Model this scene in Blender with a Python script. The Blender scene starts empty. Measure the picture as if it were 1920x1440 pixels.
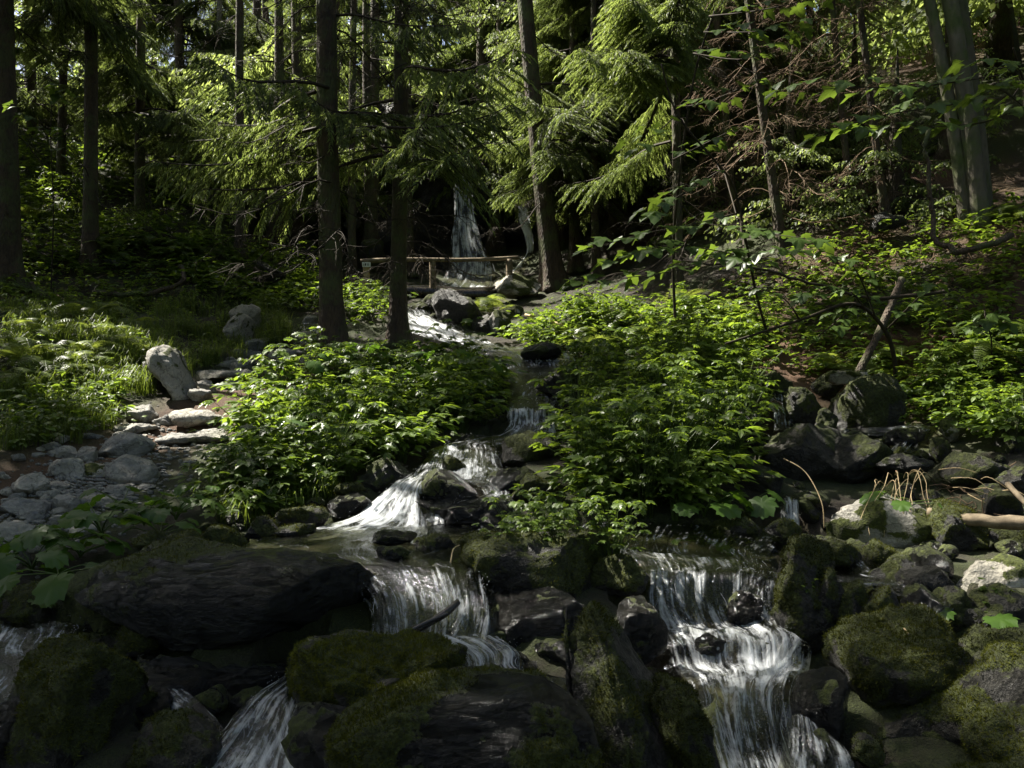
import bpy, bmesh, math, random
import numpy as np
from mathutils import Vector, Matrix, Euler

random.seed(7)
rng = np.random.default_rng(7)
scene = bpy.context.scene
COL = scene.collection

# ------------------------------------------------------------------ camera, world, sun, exposure
CAM_Z = 1.5
HFOV = math.radians(60.0)
F = 960.0 / math.tan(HFOV / 2)          # focal length in photograph pixels (1920 wide)
cam_d = bpy.data.cameras.new('camera')
cam_d.sensor_fit = 'HORIZONTAL'
cam_d.angle = HFOV
cam_d.clip_start = 0.05
cam_d.clip_end = 500
cam = bpy.data.objects.new('camera', cam_d)
COL.objects.link(cam)
cam.location = (0, 0, CAM_Z)
cam.rotation_euler = (math.radians(90), 0, 0)
scene.camera = cam

SUN = Vector((-0.66, 0.36, 1.0)).normalized()      # direction towards the sun
world = bpy.data.worlds.new('World')
scene.world = world
world.use_nodes = True
wn = world.node_tree
sky = wn.nodes.new('ShaderNodeTexSky')
sky.sky_type = 'NISHITA'
sky.sun_disc = False
sky.sun_elevation = math.asin(SUN.z)
sky.sun_rotation = math.atan2(SUN.x, SUN.y)
sky.dust_density = 3.0
sky.ozone_density = 0.4
bgn = wn.nodes['Background']
wn.links.new(sky.outputs[0], bgn.inputs[0])
bgn.inputs[1].default_value = 0.05
sd = bpy.data.lights.new('sun', 'SUN')
sd.energy = 5.0
sd.angle = math.radians(0.5)
sd.color = (1.0, 0.95, 0.84)
so = bpy.data.objects.new('sun', sd)
COL.objects.link(so)
so.rotation_euler = SUN.to_track_quat('Z', 'Y').to_euler()
so.location = (-20, 20, 40)
vs = scene.view_settings
vs.view_transform = 'Standard'
vs.look = 'None'
vs.gamma = 1.0
vs.exposure = 2.0
vs.use_curve_mapping = False
scene.cycles.use_denoising = True
scene.cycles.max_bounces = 6
scene.cycles.transparent_max_bounces = 10
scene.cycles.diffuse_bounces = 3
scene.cycles.glossy_bounces = 3
scene.cycles.transmission_bounces = 4
scene.cycles.sample_clamp_indirect = 6.0
scene.cycles.caustics_reflective = False
scene.cycles.caustics_refractive = False


def P(px, py, d):
    """point seen at photograph pixel (px, py), d metres in front of the camera"""
    return np.array([(px - 960.0) / F * d, d, CAM_Z + (720.0 - py) / F * d])


# ------------------------------------------------------------------ numeric helpers
def _hash(ix, iy, iz, seed):
    h = (ix.astype(np.int64) * 374761393 + iy.astype(np.int64) * 668265263 +
         iz.astype(np.int64) * 1274126177 + seed * 974634777) & 0xFFFFFFFF
    h = ((h ^ (h >> 13)) * 1274126177) & 0xFFFFFFFF
    h = (h ^ (h >> 16)) & 0xFFFF
    return h / 32767.5 - 1.0


def vnoise(p, seed=0):
    p = np.asarray(p, float)
    i = np.floor(p).astype(np.int64)
    f = p - i
    u = f * f * (3 - 2 * f)
    r = 0
    for dx in (0, 1):
        wx = u[..., 0] if dx else 1 - u[..., 0]
        for dy in (0, 1):
            wy = u[..., 1] if dy else 1 - u[..., 1]
            for dz in (0, 1):
                wz = u[..., 2] if dz else 1 - u[..., 2]
                r = r + wx * wy * wz * _hash(i[..., 0] + dx, i[..., 1] + dy, i[..., 2] + dz, seed)
    return r


def fbm(p, octv=4, seed=0, gain=0.5):
    a, r, s = 1.0, 0, 1.0
    for k in range(octv):
        r = r + a * vnoise(np.asarray(p) * s, seed + k * 17)
        a *= gain
        s *= 2.03
    return r


def rotz(a):
    c, s = math.cos(a), math.sin(a)
    return np.array([[c, -s, 0], [s, c, 0], [0, 0, 1.0]])


def roty(a):
    c, s = math.cos(a), math.sin(a)
    return np.array([[c, 0, s], [0, 1, 0], [-s, 0, c]])


def rotx(a):
    c, s = math.cos(a), math.sin(a)
    return np.array([[1, 0, 0], [0, c, -s], [0, s, c]])


class Geo:
    """collects vertices and faces; build() makes one mesh"""

    def __init__(self):
        self.v, self.f, self.m, self.n = [], [], [], 0

    def add(self, V, Fs, mat=0):
        V = np.asarray(V, float)
        if len(V) == 0:
            return
        for fa in (Fs if isinstance(Fs, list) else [Fs]):
            fa = np.asarray(fa, np.int64)
            if len(fa):
                self.f.append(fa + self.n)
                self.m.append(mat)
        self.v.append(V)
        self.n += len(V)

    def many(self, V, fa, R, T, mat=0):
        """copies of a template: R (m,3,3), T (m,3)"""
        m, n = len(T), len(V)
        W = np.einsum('mij,nj->mni', R, V) + T[:, None, :]
        fa = np.asarray(fa, np.int64)
        FF = (fa[None] + (np.arange(m) * n)[:, None, None]).reshape(-1, fa.shape[1])
        self.add(W.reshape(-1, 3), FF, mat)

    def arrays(self):
        return np.concatenate(self.v), self.f, self.m

    def mesh(self, name, mats, smooth=True, attrs=None, uv=None):
        V = np.concatenate(self.v)
        me = bpy.data.meshes.new(name)
        me.vertices.add(len(V))
        me.vertices.foreach_set('co', V.astype(np.float32).ravel())
        nl = sum(f.size for f in self.f)
        npoly = sum(len(f) for f in self.f)
        me.loops.add(nl)
        lv = np.concatenate([f.ravel() for f in self.f]).astype(np.int32)
        me.loops.foreach_set('vertex_index', lv)
        me.polygons.add(npoly)
        sizes = np.concatenate([np.full(len(f), f.shape[1]) for f in self.f])
        starts = np.concatenate([[0], np.cumsum(sizes)[:-1]]).astype(np.int32)
        me.polygons.foreach_set('loop_start', starts)
        me.polygons.foreach_set('material_index', np.concatenate(
            [np.full(len(f), mt) for f, mt in zip(self.f, self.m)]).astype(np.int32))
        me.polygons.foreach_set('use_smooth', np.full(npoly, smooth))
        for mt in (mats if isinstance(mats, (list, tuple)) else [mats]):
            me.materials.append(mt)
        if attrs:
            for k, a in attrs.items():
                at = me.attributes.new(k, 'FLOAT', 'POINT')
                at.data.foreach_set('value', np.asarray(a, np.float32))
        if uv is not None:
            ul = me.uv_layers.new(name='UVMap')
            ul.data.foreach_set('uv', np.asarray(uv, np.float32)[lv].ravel())
        me.update(calc_edges=True)
        return me


def link(name, data, parent=None, loc=None, rot=None, scale=None):
    o = bpy.data.objects.new(name, data)
    COL.objects.link(o)
    if parent is not None:
        o.parent = parent
    if loc is not None:
        o.location = loc
    if rot is not None:
        o.rotation_euler = rot
    if scale is not None:
        o.scale = scale if hasattr(scale, '__len__') else (scale,) * 3
    return o


def tag(o, label=None, cat=None, group=None, kind=None):
    if label:
        o['label'] = label
    if cat:
        o['category'] = cat
    if group:
        o['group'] = group
    if kind:
        o['kind'] = kind
    return o


def smooth_path(pts, n=6):
    pts = np.asarray(pts, float)
    k = len(pts)
    if k < 3:
        t = np.linspace(0, 1, n + 1)[:, None]
        return pts[0] * (1 - t) + pts[-1] * t
    out = []
    for i in range(k - 1):
        p0, p1, p2, p3 = pts[max(i - 1, 0)], pts[i], pts[i + 1], pts[min(i + 2, k - 1)]
        for t in np.linspace(0, 1, n, endpoint=False):
            out.append(0.5 * ((2 * p1) + (-p0 + p2) * t + (2 * p0 - 5 * p1 + 4 * p2 - p3) * t * t +
                              (-p0 + 3 * p1 - 3 * p2 + p3) * t ** 3))
    out.append(pts[-1])
    return np.array(out)


def tube(path, radii, sides=6, caps=True):
    path = np.asarray(path, float)
    n = len(path)
    radii = np.broadcast_to(np.asarray(radii, float), (n,))
    T = np.gradient(path, axis=0)
    T /= np.linalg.norm(T, axis=1)[:, None] + 1e-9
    up = np.array([0, 0, 1.0]) if abs(T[:, 2]).mean() < 0.8 else np.array([1.0, 0, 0])
    A = np.cross(T, up)
    A /= np.linalg.norm(A, axis=1)[:, None] + 1e-9
    B = np.cross(T, A)
    th = np.linspace(0, 2 * math.pi, sides, endpoint=False)
    V = path[:, None] + radii[:, None, None] * (np.cos(th)[None, :, None] * A[:, None] + np.sin(th)[None, :, None] * B[:, None])
    i = np.arange(n - 1)[:, None] * sides
    j = np.arange(sides)[None]
    j2 = (j + 1) % sides
    Q = np.stack([i + j, i + j2, i + sides + j2, i + sides + j], -1).reshape(-1, 4)
    V = V.reshape(-1, 3)
    Fs = [Q]
    if caps:
        V = np.vstack([V, path[0], path[-1]])
        c0, c1 = n * sides, n * sides + 1
        jj = np.arange(sides)
        Fs.append(np.concatenate([np.stack([np.full(sides, c0), (jj + 1) % sides, jj], -1),
                                  np.stack([np.full(sides, c1), (n - 1) * sides + jj, (n - 1) * sides + (jj + 1) % sides], -1)]))
    return V, Fs


# ------------------------------------------------------------------ materials
def new_mat(name):
    m = bpy.data.materials.new(name)
    m.use_nodes = True
    nt = m.node_tree
    nt.nodes.clear()
    out = nt.nodes.new('ShaderNodeOutputMaterial')
    return m, nt, out


def N(nt, typ, **kw):
    n = nt.nodes.new(typ)
    for k, v in kw.items():
        if k.startswith('i_'):
            key = k[2:].replace('_', ' ')
            n.inputs[int(key) if key.isdigit() else key].default_value = v
        else:
            setattr(n, k, v)
    return n


def ramp(nt, src, stops):
    r = nt.nodes.new('ShaderNodeValToRGB')
    el = r.color_ramp.elements
    while len(el) > 1:
        el.remove(el[-1])
    for i, (p, c) in enumerate(stops):
        e = el[0] if i == 0 else el.new(p)
        e.position = p
        e.color = c if len(c) == 4 else (*c, 1)
    nt.links.new(src, r.inputs[0])
    return r


def g(v):
    return (v, v, v, 1)


def noise_tex(nt, vec, scale, detail=5, rough=0.6):
    n = N(nt, 'ShaderNodeTexNoise', i_Scale=scale, i_Detail=detail, i_Roughness=rough)
    if vec is not None:
        nt.links.new(vec, n.inputs['Vector'])
    return n


def mixc(nt, fac, a, b, blend='MIX'):
    m = nt.nodes.new('ShaderNodeMix')
    m.data_type = 'RGBA'
    m.blend_type = blend
    for sock, v in ((m.inputs[0], fac), (m.inputs[6], a), (m.inputs[7], b)):
        if hasattr(v, 'links'):
            nt.links.new(v, sock)
        else:
            sock.default_value = v
    return m.outputs[2]


def leaf_mat(name, col, trans, gloss=0.35, rough=0.4, tmix=0.45, var=0.35):
    m, nt, out = new_mat(name)
    oi = N(nt, 'ShaderNodeObjectInfo')
    geo = N(nt, 'ShaderNodeNewGeometry')
    nz = noise_tex(nt, geo.outputs['Position'], 2.3, 3)
    add = N(nt, 'ShaderNodeMath', operation='ADD')
    nt.links.new(oi.outputs['Random'], add.inputs[0])
    nt.links.new(nz.outputs[0], add.inputs[1])
    ri = N(nt, 'ShaderNodeMath', operation='ADD')
    nt.links.new(add.outputs[0], ri.inputs[0])
    nt.links.new(geo.outputs['Random Per Island'], ri.inputs[1])
    sc = N(nt, 'ShaderNodeMath', operation='MULTIPLY')
    sc.inputs[1].default_value = 0.3333
    nt.links.new(ri.outputs[0], sc.inputs[0])

    def grad(c):
        lo = tuple(x * (1 - var) for x in c)
        hi = (min(1, c[0] * (1 + var * 1.4)), min(1, c[1] * (1 + var)), c[2] * (1 + var * 0.6))
        return ramp(nt, sc.outputs[0], [(0.2, lo), (0.8, hi)]).outputs[0]
    pb = N(nt, 'ShaderNodeBsdfPrincipled', i_Roughness=rough)
    pb.inputs['Specular IOR Level'].default_value = gloss
    nt.links.new(grad(col), pb.inputs['Base Color'])
    tr = N(nt, 'ShaderNodeBsdfTranslucent')
    nt.links.new(grad(trans), tr.inputs[0])
    mx = N(nt, 'ShaderNodeMixShader')
    mx.inputs[0].default_value = tmix
    nt.links.new(pb.outputs[0], mx.inputs[1])
    nt.links.new(tr.outputs[0], mx.inputs[2])
    nt.links.new(mx.outputs[0], out.inputs[0])
    return m


def bark_mat(name, c1, c2, moss=(0.06, 0.075, 0.02), mossy=0.4, scale=9.0):
    m, nt, out = new_mat(name)
    tc = N(nt, 'ShaderNodeTexCoord')
    mp = N(nt, 'ShaderNodeMapping')
    mp.inputs['Scale'].default_value = (1, 1, 0.35)
    nt.links.new(tc.outputs['Object'], mp.inputs[0])
    n1 = noise_tex(nt, mp.outputs[0], scale, 6, 0.7)
    vo = N(nt, 'ShaderNodeTexVoronoi', i_Scale=scale * 4.5)
    nt.links.new(mp.outputs[0], vo.inputs['Vector'])
    base = ramp(nt, n1.outputs[0], [(0.3, c1), (0.7, c2)]).outputs[0]
    n2 = noise_tex(nt, tc.outputs['Object'], 2.2, 5, 0.65)
    mk = ramp(nt, n2.outputs[0], [(0.62 - mossy * 0.4, g(0)), (0.75 - mossy * 0.3, g(1))]).outputs[0]
    colr = mixc(nt, mk, base, (*moss, 1))
    crack = ramp(nt, vo.outputs['Distance'], [(0.0, g(0.3)), (0.4, g(1.1))]).outputs[0]
    colr = mixc(nt, 0.55, colr, crack, 'MULTIPLY')
    pb = N(nt, 'ShaderNodeBsdfPrincipled', i_Roughness=0.85)
    nt.links.new(colr, pb.inputs['Base Color'])
    bp = N(nt, 'ShaderNodeBump', i_Strength=0.9, i_Distance=0.02)
    ad = N(nt, 'ShaderNodeMath', operation='ADD')
    nt.links.new(vo.outputs['Distance'], ad.inputs[0])
    nt.links.new(n1.outputs[0], ad.inputs[1])
    nt.links.new(ad.outputs[0], bp.inputs['Height'])
    nt.links.new(bp.outputs[0], pb.inputs['Normal'])
    nt.links.new(pb.outputs[0], out.inputs[0])
    return m


def rock_mat(name, dark, light, rough_lo, rough_hi, spec=0.5, bump=0.7, scale=6.0, moss=((0.010, 0.013, 0.003), (0.070, 0.085, 0.012))):
    """stone whose moss follows the mesh attribute 'moss'"""
    m, nt, out = new_mat(name)
    tc = N(nt, 'ShaderNodeTexCoord')
    geo = N(nt, 'ShaderNodeNewGeometry')
    pos = geo.outputs['Position']
    at = N(nt, 'ShaderNodeAttribute', attribute_name='moss')
    n1 = noise_tex(nt, pos, scale, 8, 0.65)
    n2 = noise_tex(nt, pos, scale * 7, 6, 0.7)
    n3 = noise_tex(nt, pos, scale * 30, 3, 0.6)
    n4 = noise_tex(nt, pos, scale * 3.2, 5, 0.6)
    oi = N(nt, 'ShaderNodeObjectInfo')
    base = ramp(nt, n1.outputs[0], [(0.28, dark), (0.72, light)]).outputs[0]
    base = mixc(nt, 0.5, base, ramp(nt, n2.outputs[0], [(0.3, g(0.45)), (0.7, g(1.35))]).outputs[0], 'MULTIPLY')
    rv = ramp(nt, oi.outputs['Random'], [(0, (0.7, 0.7, 0.72)), (1, (1.25, 1.18, 1.05))]).outputs[0]
    base = mixc(nt, 1.0, base, rv, 'MULTIPLY')
    wv = N(nt, 'ShaderNodeVectorMath', operation='MULTIPLY_ADD')
    wv.inputs[1].default_value = (.35, .35, .35)
    nt.links.new(n1.outputs['Color'], wv.inputs[0])
    nt.links.new(pos, wv.inputs[2])
    vc = N(nt, 'ShaderNodeTexVoronoi', feature='DISTANCE_TO_EDGE', i_Scale=scale * .75)
    nt.links.new(wv.outputs[0], vc.inputs['Vector'])
    crack = ramp(nt, vc.outputs['Distance'], [(0.0, g(0.25)), (0.035, g(1))]).outputs[0]
    base = mixc(nt, .8, base, crack, 'MULTIPLY')
    li = ramp(nt, n4.outputs[0], [(0.62, g(0)), (0.68, g(1))]).outputs[0]
    lif = N(nt, 'ShaderNodeMath', operation='MULTIPLY')
    lif.inputs[1].default_value = .45
    nt.links.new(li, lif.inputs[0])
    base = mixc(nt, lif.outputs[0], base, (light[0] * 1.5, light[1] * 1.5, light[2] * 1.35, 1))
    mossc = ramp(nt, n2.outputs[0], [(0.3, moss[0]), (0.68, moss[1])]).outputs[0]
    # break the moss edge with fine noise
    sub = N(nt, 'ShaderNodeMath', operation='ADD')
    nt.links.new(at.outputs['Fac'], sub.inputs[0])
    sc = N(nt, 'ShaderNodeMath', operation='MULTIPLY_ADD')
    sc.inputs[1].default_value = 0.9
    sc.inputs[2].default_value = -0.45
    nt.links.new(n2.outputs[0], sc.inputs[0])
    nt.links.new(sc.outputs[0], sub.inputs[1])
    mk = ramp(nt, sub.outputs[0], [(0.42, g(0)), (0.58, g(1))]).outputs[0]
    colr = mixc(nt, mk, base, mossc)
    pb = N(nt, 'ShaderNodeBsdfPrincipled')
    pb.inputs['Specular IOR Level'].default_value = spec
    nt.links.new(colr, pb.inputs['Base Color'])
    rr = ramp(nt, n1.outputs[0], [(0.35, g(rough_lo)), (0.65, g(rough_hi))]).outputs[0]
    rr = mixc(nt, mk, rr, g(0.9))
    nt.links.new(rr, pb.inputs['Roughness'])
    h = N(nt, 'ShaderNodeMath', operation='MULTIPLY_ADD')
    h.inputs[1].default_value = 0.35
    nt.links.new(n3.outputs[0], h.inputs[0])
    nt.links.new(n2.outputs[0], h.inputs[2])
    h2 = N(nt, 'ShaderNodeMath', operation='MULTIPLY_ADD')
    h2.inputs[1].default_value = 2.0
    nt.links.new(n4.outputs[0], h2.inputs[0])
    nt.links.new(h.outputs[0], h2.inputs[2])
    bp = N(nt, 'ShaderNodeBump', i_Strength=bump, i_Distance=0.05)
    h3 = N(nt, 'ShaderNodeMath', operation='MULTIPLY_ADD')
    h3.inputs[1].default_value = .9
    nt.links.new(crack, h3.inputs[0])
    nt.links.new(h2.outputs[0], h3.inputs[2])
    nt.links.new(h3.outputs[0], bp.inputs['Height'])
    nt.links.new(bp.outputs[0], pb.inputs['Normal'])
    nt.links.new(pb.outputs[0], out.inputs[0])
    return m


def simple_mat(name, col, rough=0.7, spec=0.4, vary=0.4, scale=20, bump=0.3):
    m, nt, out = new_mat(name)
    geo = N(nt, 'ShaderNodeNewGeometry')
    n1 = noise_tex(nt, geo.outputs['Position'], scale, 6, 0.65)
    c = ramp(nt, n1.outputs[0], [(0.3, tuple(x * (1 - vary) for x in col)), (0.7, tuple(min(1, x * (1 + vary)) for x in col))]).outputs[0]
    pb = N(nt, 'ShaderNodeBsdfPrincipled', i_Roughness=rough)
    pb.inputs['Specular IOR Level'].default_value = spec
    nt.links.new(c, pb.inputs['Base Color'])
    bp = N(nt, 'ShaderNodeBump', i_Strength=bump, i_Distance=0.01)
    nt.links.new(n1.outputs[0], bp.inputs['Height'])
    nt.links.new(bp.outputs[0], pb.inputs['Normal'])
    nt.links.new(pb.outputs[0], out.inputs[0])
    return m


def ground_mat():
    m, nt, out = new_mat('forest_soil')
    geo = N(nt, 'ShaderNodeNewGeometry')
    pos = geo.outputs['Position']
    a = N(nt, 'ShaderNodeAttribute', attribute_name='litter')
    n1 = noise_tex(nt, pos, 1.3, 6, 0.65)
    n2 = noise_tex(nt, pos, 18, 6, 0.7)
    n3 = noise_tex(nt, pos, 90, 3, 0.7)
    soil = ramp(nt, n2.outputs[0], [(0.3, (0.012, 0.009, 0.006)), (0.7, (0.05, 0.036, 0.022))]).outputs[0]
    litter = ramp(nt, n3.outputs[0], [(0.3, (0.04, 0.02, 0.010)), (0.7, (0.17, 0.085, 0.042))]).outputs[0]
    moss = ramp(nt, n3.outputs[0], [(0.3, (0.014, 0.02, 0.005)), (0.7, (0.06, 0.075, 0.014))]).outputs[0]
    mk = ramp(nt, n1.outputs[0], [(0.42, g(0)), (0.56, g(1))]).outputs[0]
    c = mixc(nt, mk, soil, moss)
    c = mixc(nt, a.outputs['Fac'], c, litter)
    pb = N(nt, 'ShaderNodeBsdfPrincipled', i_Roughness=0.9)
    nt.links.new(c, pb.inputs['Base Color'])
    bp = N(nt, 'ShaderNodeBump', i_Strength=1.0, i_Distance=0.04)
    ad = N(nt, 'ShaderNodeMath', operation='ADD')
    nt.links.new(n2.outputs[0], ad.inputs[0])
    nt.links.new(n3.outputs[0], ad.inputs[1])
    nt.links.new(ad.outputs[0], bp.inputs['Height'])
    nt.links.new(bp.outputs[0], pb.inputs['Normal'])
    nt.links.new(pb.outputs[0], out.inputs[0])
    return m


def water_mat():
    m, nt, out = new_mat('stream_water')
    uv = N(nt, 'ShaderNodeUVMap')
    at = N(nt, 'ShaderNodeAttribute', attribute_name='foam')
    fr_at = N(nt, 'ShaderNodeAttribute', attribute_name='froth')
    mp = N(nt, 'ShaderNodeMapping')
    mp.inputs['Scale'].default_value = (40, 3.2, 1)
    nt.links.new(uv.outputs[0], mp.inputs[0])
    st = noise_tex(nt, mp.outputs[0], 1.0, 4, 0.52)
    st.inputs['Distortion'].default_value = 0.6
    mpi = N(nt, 'ShaderNodeMapping')
    mpi.inputs['Scale'].default_value = (34, 22, 1)
    nt.links.new(uv.outputs[0], mpi.inputs[0])
    iso = noise_tex(nt, mpi.outputs[0], 1.0, 6, 0.7)
    stm = N(nt, 'ShaderNodeMix')
    nt.links.new(fr_at.outputs['Fac'], stm.inputs[0])
    nt.links.new(st.outputs[0], stm.inputs[2])
    nt.links.new(iso.outputs[0], stm.inputs[3])
    mp2 = N(nt, 'ShaderNodeMapping')
    mp2.inputs['Scale'].default_value = (10, 6, 1)
    nt.links.new(uv.outputs[0], mp2.inputs[0])
    cl = noise_tex(nt, mp2.outputs[0], 1.0, 6, 0.7)
    avg = N(nt, 'ShaderNodeMath', operation='MULTIPLY_ADD')
    avg.inputs[1].default_value = 2.0
    nt.links.new(cl.outputs[0], avg.inputs[0])
    hs = N(nt, 'ShaderNodeMath', operation='MULTIPLY')
    hs.inputs[1].default_value = 1.7
    nt.links.new(stm.outputs[0], hs.inputs[0])
    nt.links.new(hs.outputs[0], avg.inputs[2])          # about 0.65 mean
    ad = N(nt, 'ShaderNodeMath', operation='ADD')
    off = N(nt, 'ShaderNodeMath', operation='SUBTRACT')
    off.inputs[1].default_value = 1.85
    nt.links.new(avg.outputs[0], off.inputs[0])
    nt.links.new(off.outputs[0], ad.inputs[0])
    nt.links.new(at.outputs['Fac'], ad.inputs[1])
    mr = N(nt, 'ShaderNodeMapRange', interpolation_type='SMOOTHSTEP')
    mr.inputs['From Min'].default_value = 0.25
    mr.inputs['From Max'].default_value = 1.15
    nt.links.new(ad.outputs[0], mr.inputs['Value'])
    # clear water: fresnel gloss over a tinted see-through film
    gl = N(nt, 'ShaderNodeBsdfGlossy', i_Roughness=0.09)
    gl.inputs[0].default_value = (0.95, 0.97, 1, 1)
    tr = N(nt, 'ShaderNodeBsdfTransparent')
    tr.inputs[0].default_value = (0.72, 0.72, 0.58, 1)
    fr = N(nt, 'ShaderNodeFresnel', i_IOR=1.36)
    bp = N(nt, 'ShaderNodeBump', i_Strength=0.9, i_Distance=0.012)
    nt.links.new(avg.outputs[0], bp.inputs['Height'])
    for n in (gl, fr):
        nt.links.new(bp.outputs[0], n.inputs['Normal'])
    w = N(nt, 'ShaderNodeMixShader')
    nt.links.new(fr.outputs[0], w.inputs[0])
    nt.links.new(tr.outputs[0], w.inputs[1])
    nt.links.new(gl.outputs[0], w.inputs[2])
    df = N(nt, 'ShaderNodeBsdfPrincipled', i_Roughness=0.35)
    df.inputs['Base Color'].default_value = (0.86, 0.89, 0.92, 1)
    nt.links.new(bp.outputs[0], df.inputs['Normal'])
    tl = N(nt, 'ShaderNodeBsdfTranslucent')
    tl.inputs[0].default_value = (0.85, 0.9, 0.92, 1)
    fm = N(nt, 'ShaderNodeMixShader')
    fm.inputs[0].default_value = 0.4
    nt.links.new(df.outputs[0], fm.inputs[1])
    nt.links.new(tl.outputs[0], fm.inputs[2])
    mx = N(nt, 'ShaderNodeMixShader')
    nt.links.new(mr.outputs[0], mx.inputs[0])
    nt.links.new(w.outputs[0], mx.inputs[1])
    nt.links.new(fm.outputs[0], mx.inputs[2])
    nt.links.new(mx.outputs[0], out.inputs[0])
    return m


def strand_mat():
    m, nt, out = new_mat('white_water')
    df = N(nt, 'ShaderNodeBsdfPrincipled', i_Roughness=0.3)
    df.inputs['Base Color'].default_value = (0.88, 0.9, 0.93, 1)
    tl = N(nt, 'ShaderNodeBsdfTranslucent')
    tl.inputs[0].default_value = (0.88, 0.92, 0.95, 1)
    tr = N(nt, 'ShaderNodeBsdfTransparent')
    geo = N(nt, 'ShaderNodeNewGeometry')
    a = N(nt, 'ShaderNodeMixShader')
    a.inputs[0].default_value = 0.5
    nt.links.new(df.outputs[0], a.inputs[1])
    nt.links.new(tl.outputs[0], a.inputs[2])
    b = N(nt, 'ShaderNodeMixShader')
    rr = ramp(nt, geo.outputs['Random Per Island'], [(0, g(0.85)), (1, g(0.25))])
    nt.links.new(rr.outputs[0], b.inputs[0])
    nt.links.new(a.outputs[0], b.inputs[1])
    nt.links.new(tr.outputs[0], b.inputs[2])
    nt.links.new(b.outputs[0], out.inputs[0])
    return m


M_NEEDLE = leaf_mat('spruce_needles', (0.088, 0.125, 0.044), (0.285, 0.39, 0.11), 0.35, 0.48, 0.5, 0.5)
M_HERB = leaf_mat('herb_leaf', (0.066, 0.115, 0.022), (0.20, 0.32, 0.03), 0.42, 0.42, 0.45, 0.55)
M_FERN = leaf_mat('fern_frond', (0.078, 0.12, 0.022), (0.26, 0.34, 0.05), 0.45, 0.4, 0.48)
M_GRASS = leaf_mat('grass_blade', (0.06, 0.10, 0.02), (0.17, 0.25, 0.032), 0.35, 0.42, 0.45, .5)
M_BUTTERBUR = leaf_mat('butterbur_leaf', (0.042, 0.092, 0.014), (0.11, 0.22, 0.018), 0.35, 0.45, 0.38)
M_MAPLE = leaf_mat('maple_leaf', (0.045, 0.085, 0.018), (0.10, 0.165, 0.02), 0.35, 0.42, 0.45, 0.5)
M_MOSSFUZZ = leaf_mat('moss_tufts', (0.046, 0.060, 0.009), (0.085, 0.105, 0.012), 0.15, 0.7, 0.3, 0.85)
M_STALK = leaf_mat('green_stalk', (0.06, 0.10, 0.02), (0.1, 0.16, 0.02), 0.4, 0.4, 0.25)
M_BARK = bark_mat('spruce_bark', (0.020, 0.013, 0.008), (0.075, 0.049, 0.029))
M_BARKPALE = bark_mat('pale_bark', (0.11, 0.10, 0.075), (0.24, 0.21, 0.155), mossy=0.25, scale=5)
M_BEECH = bark_mat('smooth_grey_bark', (0.06, 0.05, 0.034), (0.13, 0.112, 0.08), mossy=0.45, scale=3)
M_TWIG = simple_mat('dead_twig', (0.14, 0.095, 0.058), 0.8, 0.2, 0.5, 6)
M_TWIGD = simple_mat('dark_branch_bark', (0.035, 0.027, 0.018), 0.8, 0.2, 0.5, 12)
M_LOG = simple_mat('weathered_log', (0.17, 0.135, 0.09), 0.85, 0.2, 0.5, 14, 0.6)
M_WETLOG = simple_mat('wet_dark_wood', (0.02, 0.015, 0.012), 0.25, 0.5, 0.5, 20, 0.5)
M_PALEWOOD = simple_mat('pale_dead_stem', (0.36, 0.27, 0.15), 0.7, 0.3, 0.3, 16, 0.3)
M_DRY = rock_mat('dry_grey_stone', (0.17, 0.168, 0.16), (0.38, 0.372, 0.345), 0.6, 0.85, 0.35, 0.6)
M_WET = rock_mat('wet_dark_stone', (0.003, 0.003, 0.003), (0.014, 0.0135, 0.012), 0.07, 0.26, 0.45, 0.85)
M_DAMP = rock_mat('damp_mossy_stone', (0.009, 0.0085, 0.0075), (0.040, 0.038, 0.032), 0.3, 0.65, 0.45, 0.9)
M_GROUND = ground_mat()
M_WATER = water_mat()

M_STRAND = strand_mat()

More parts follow.
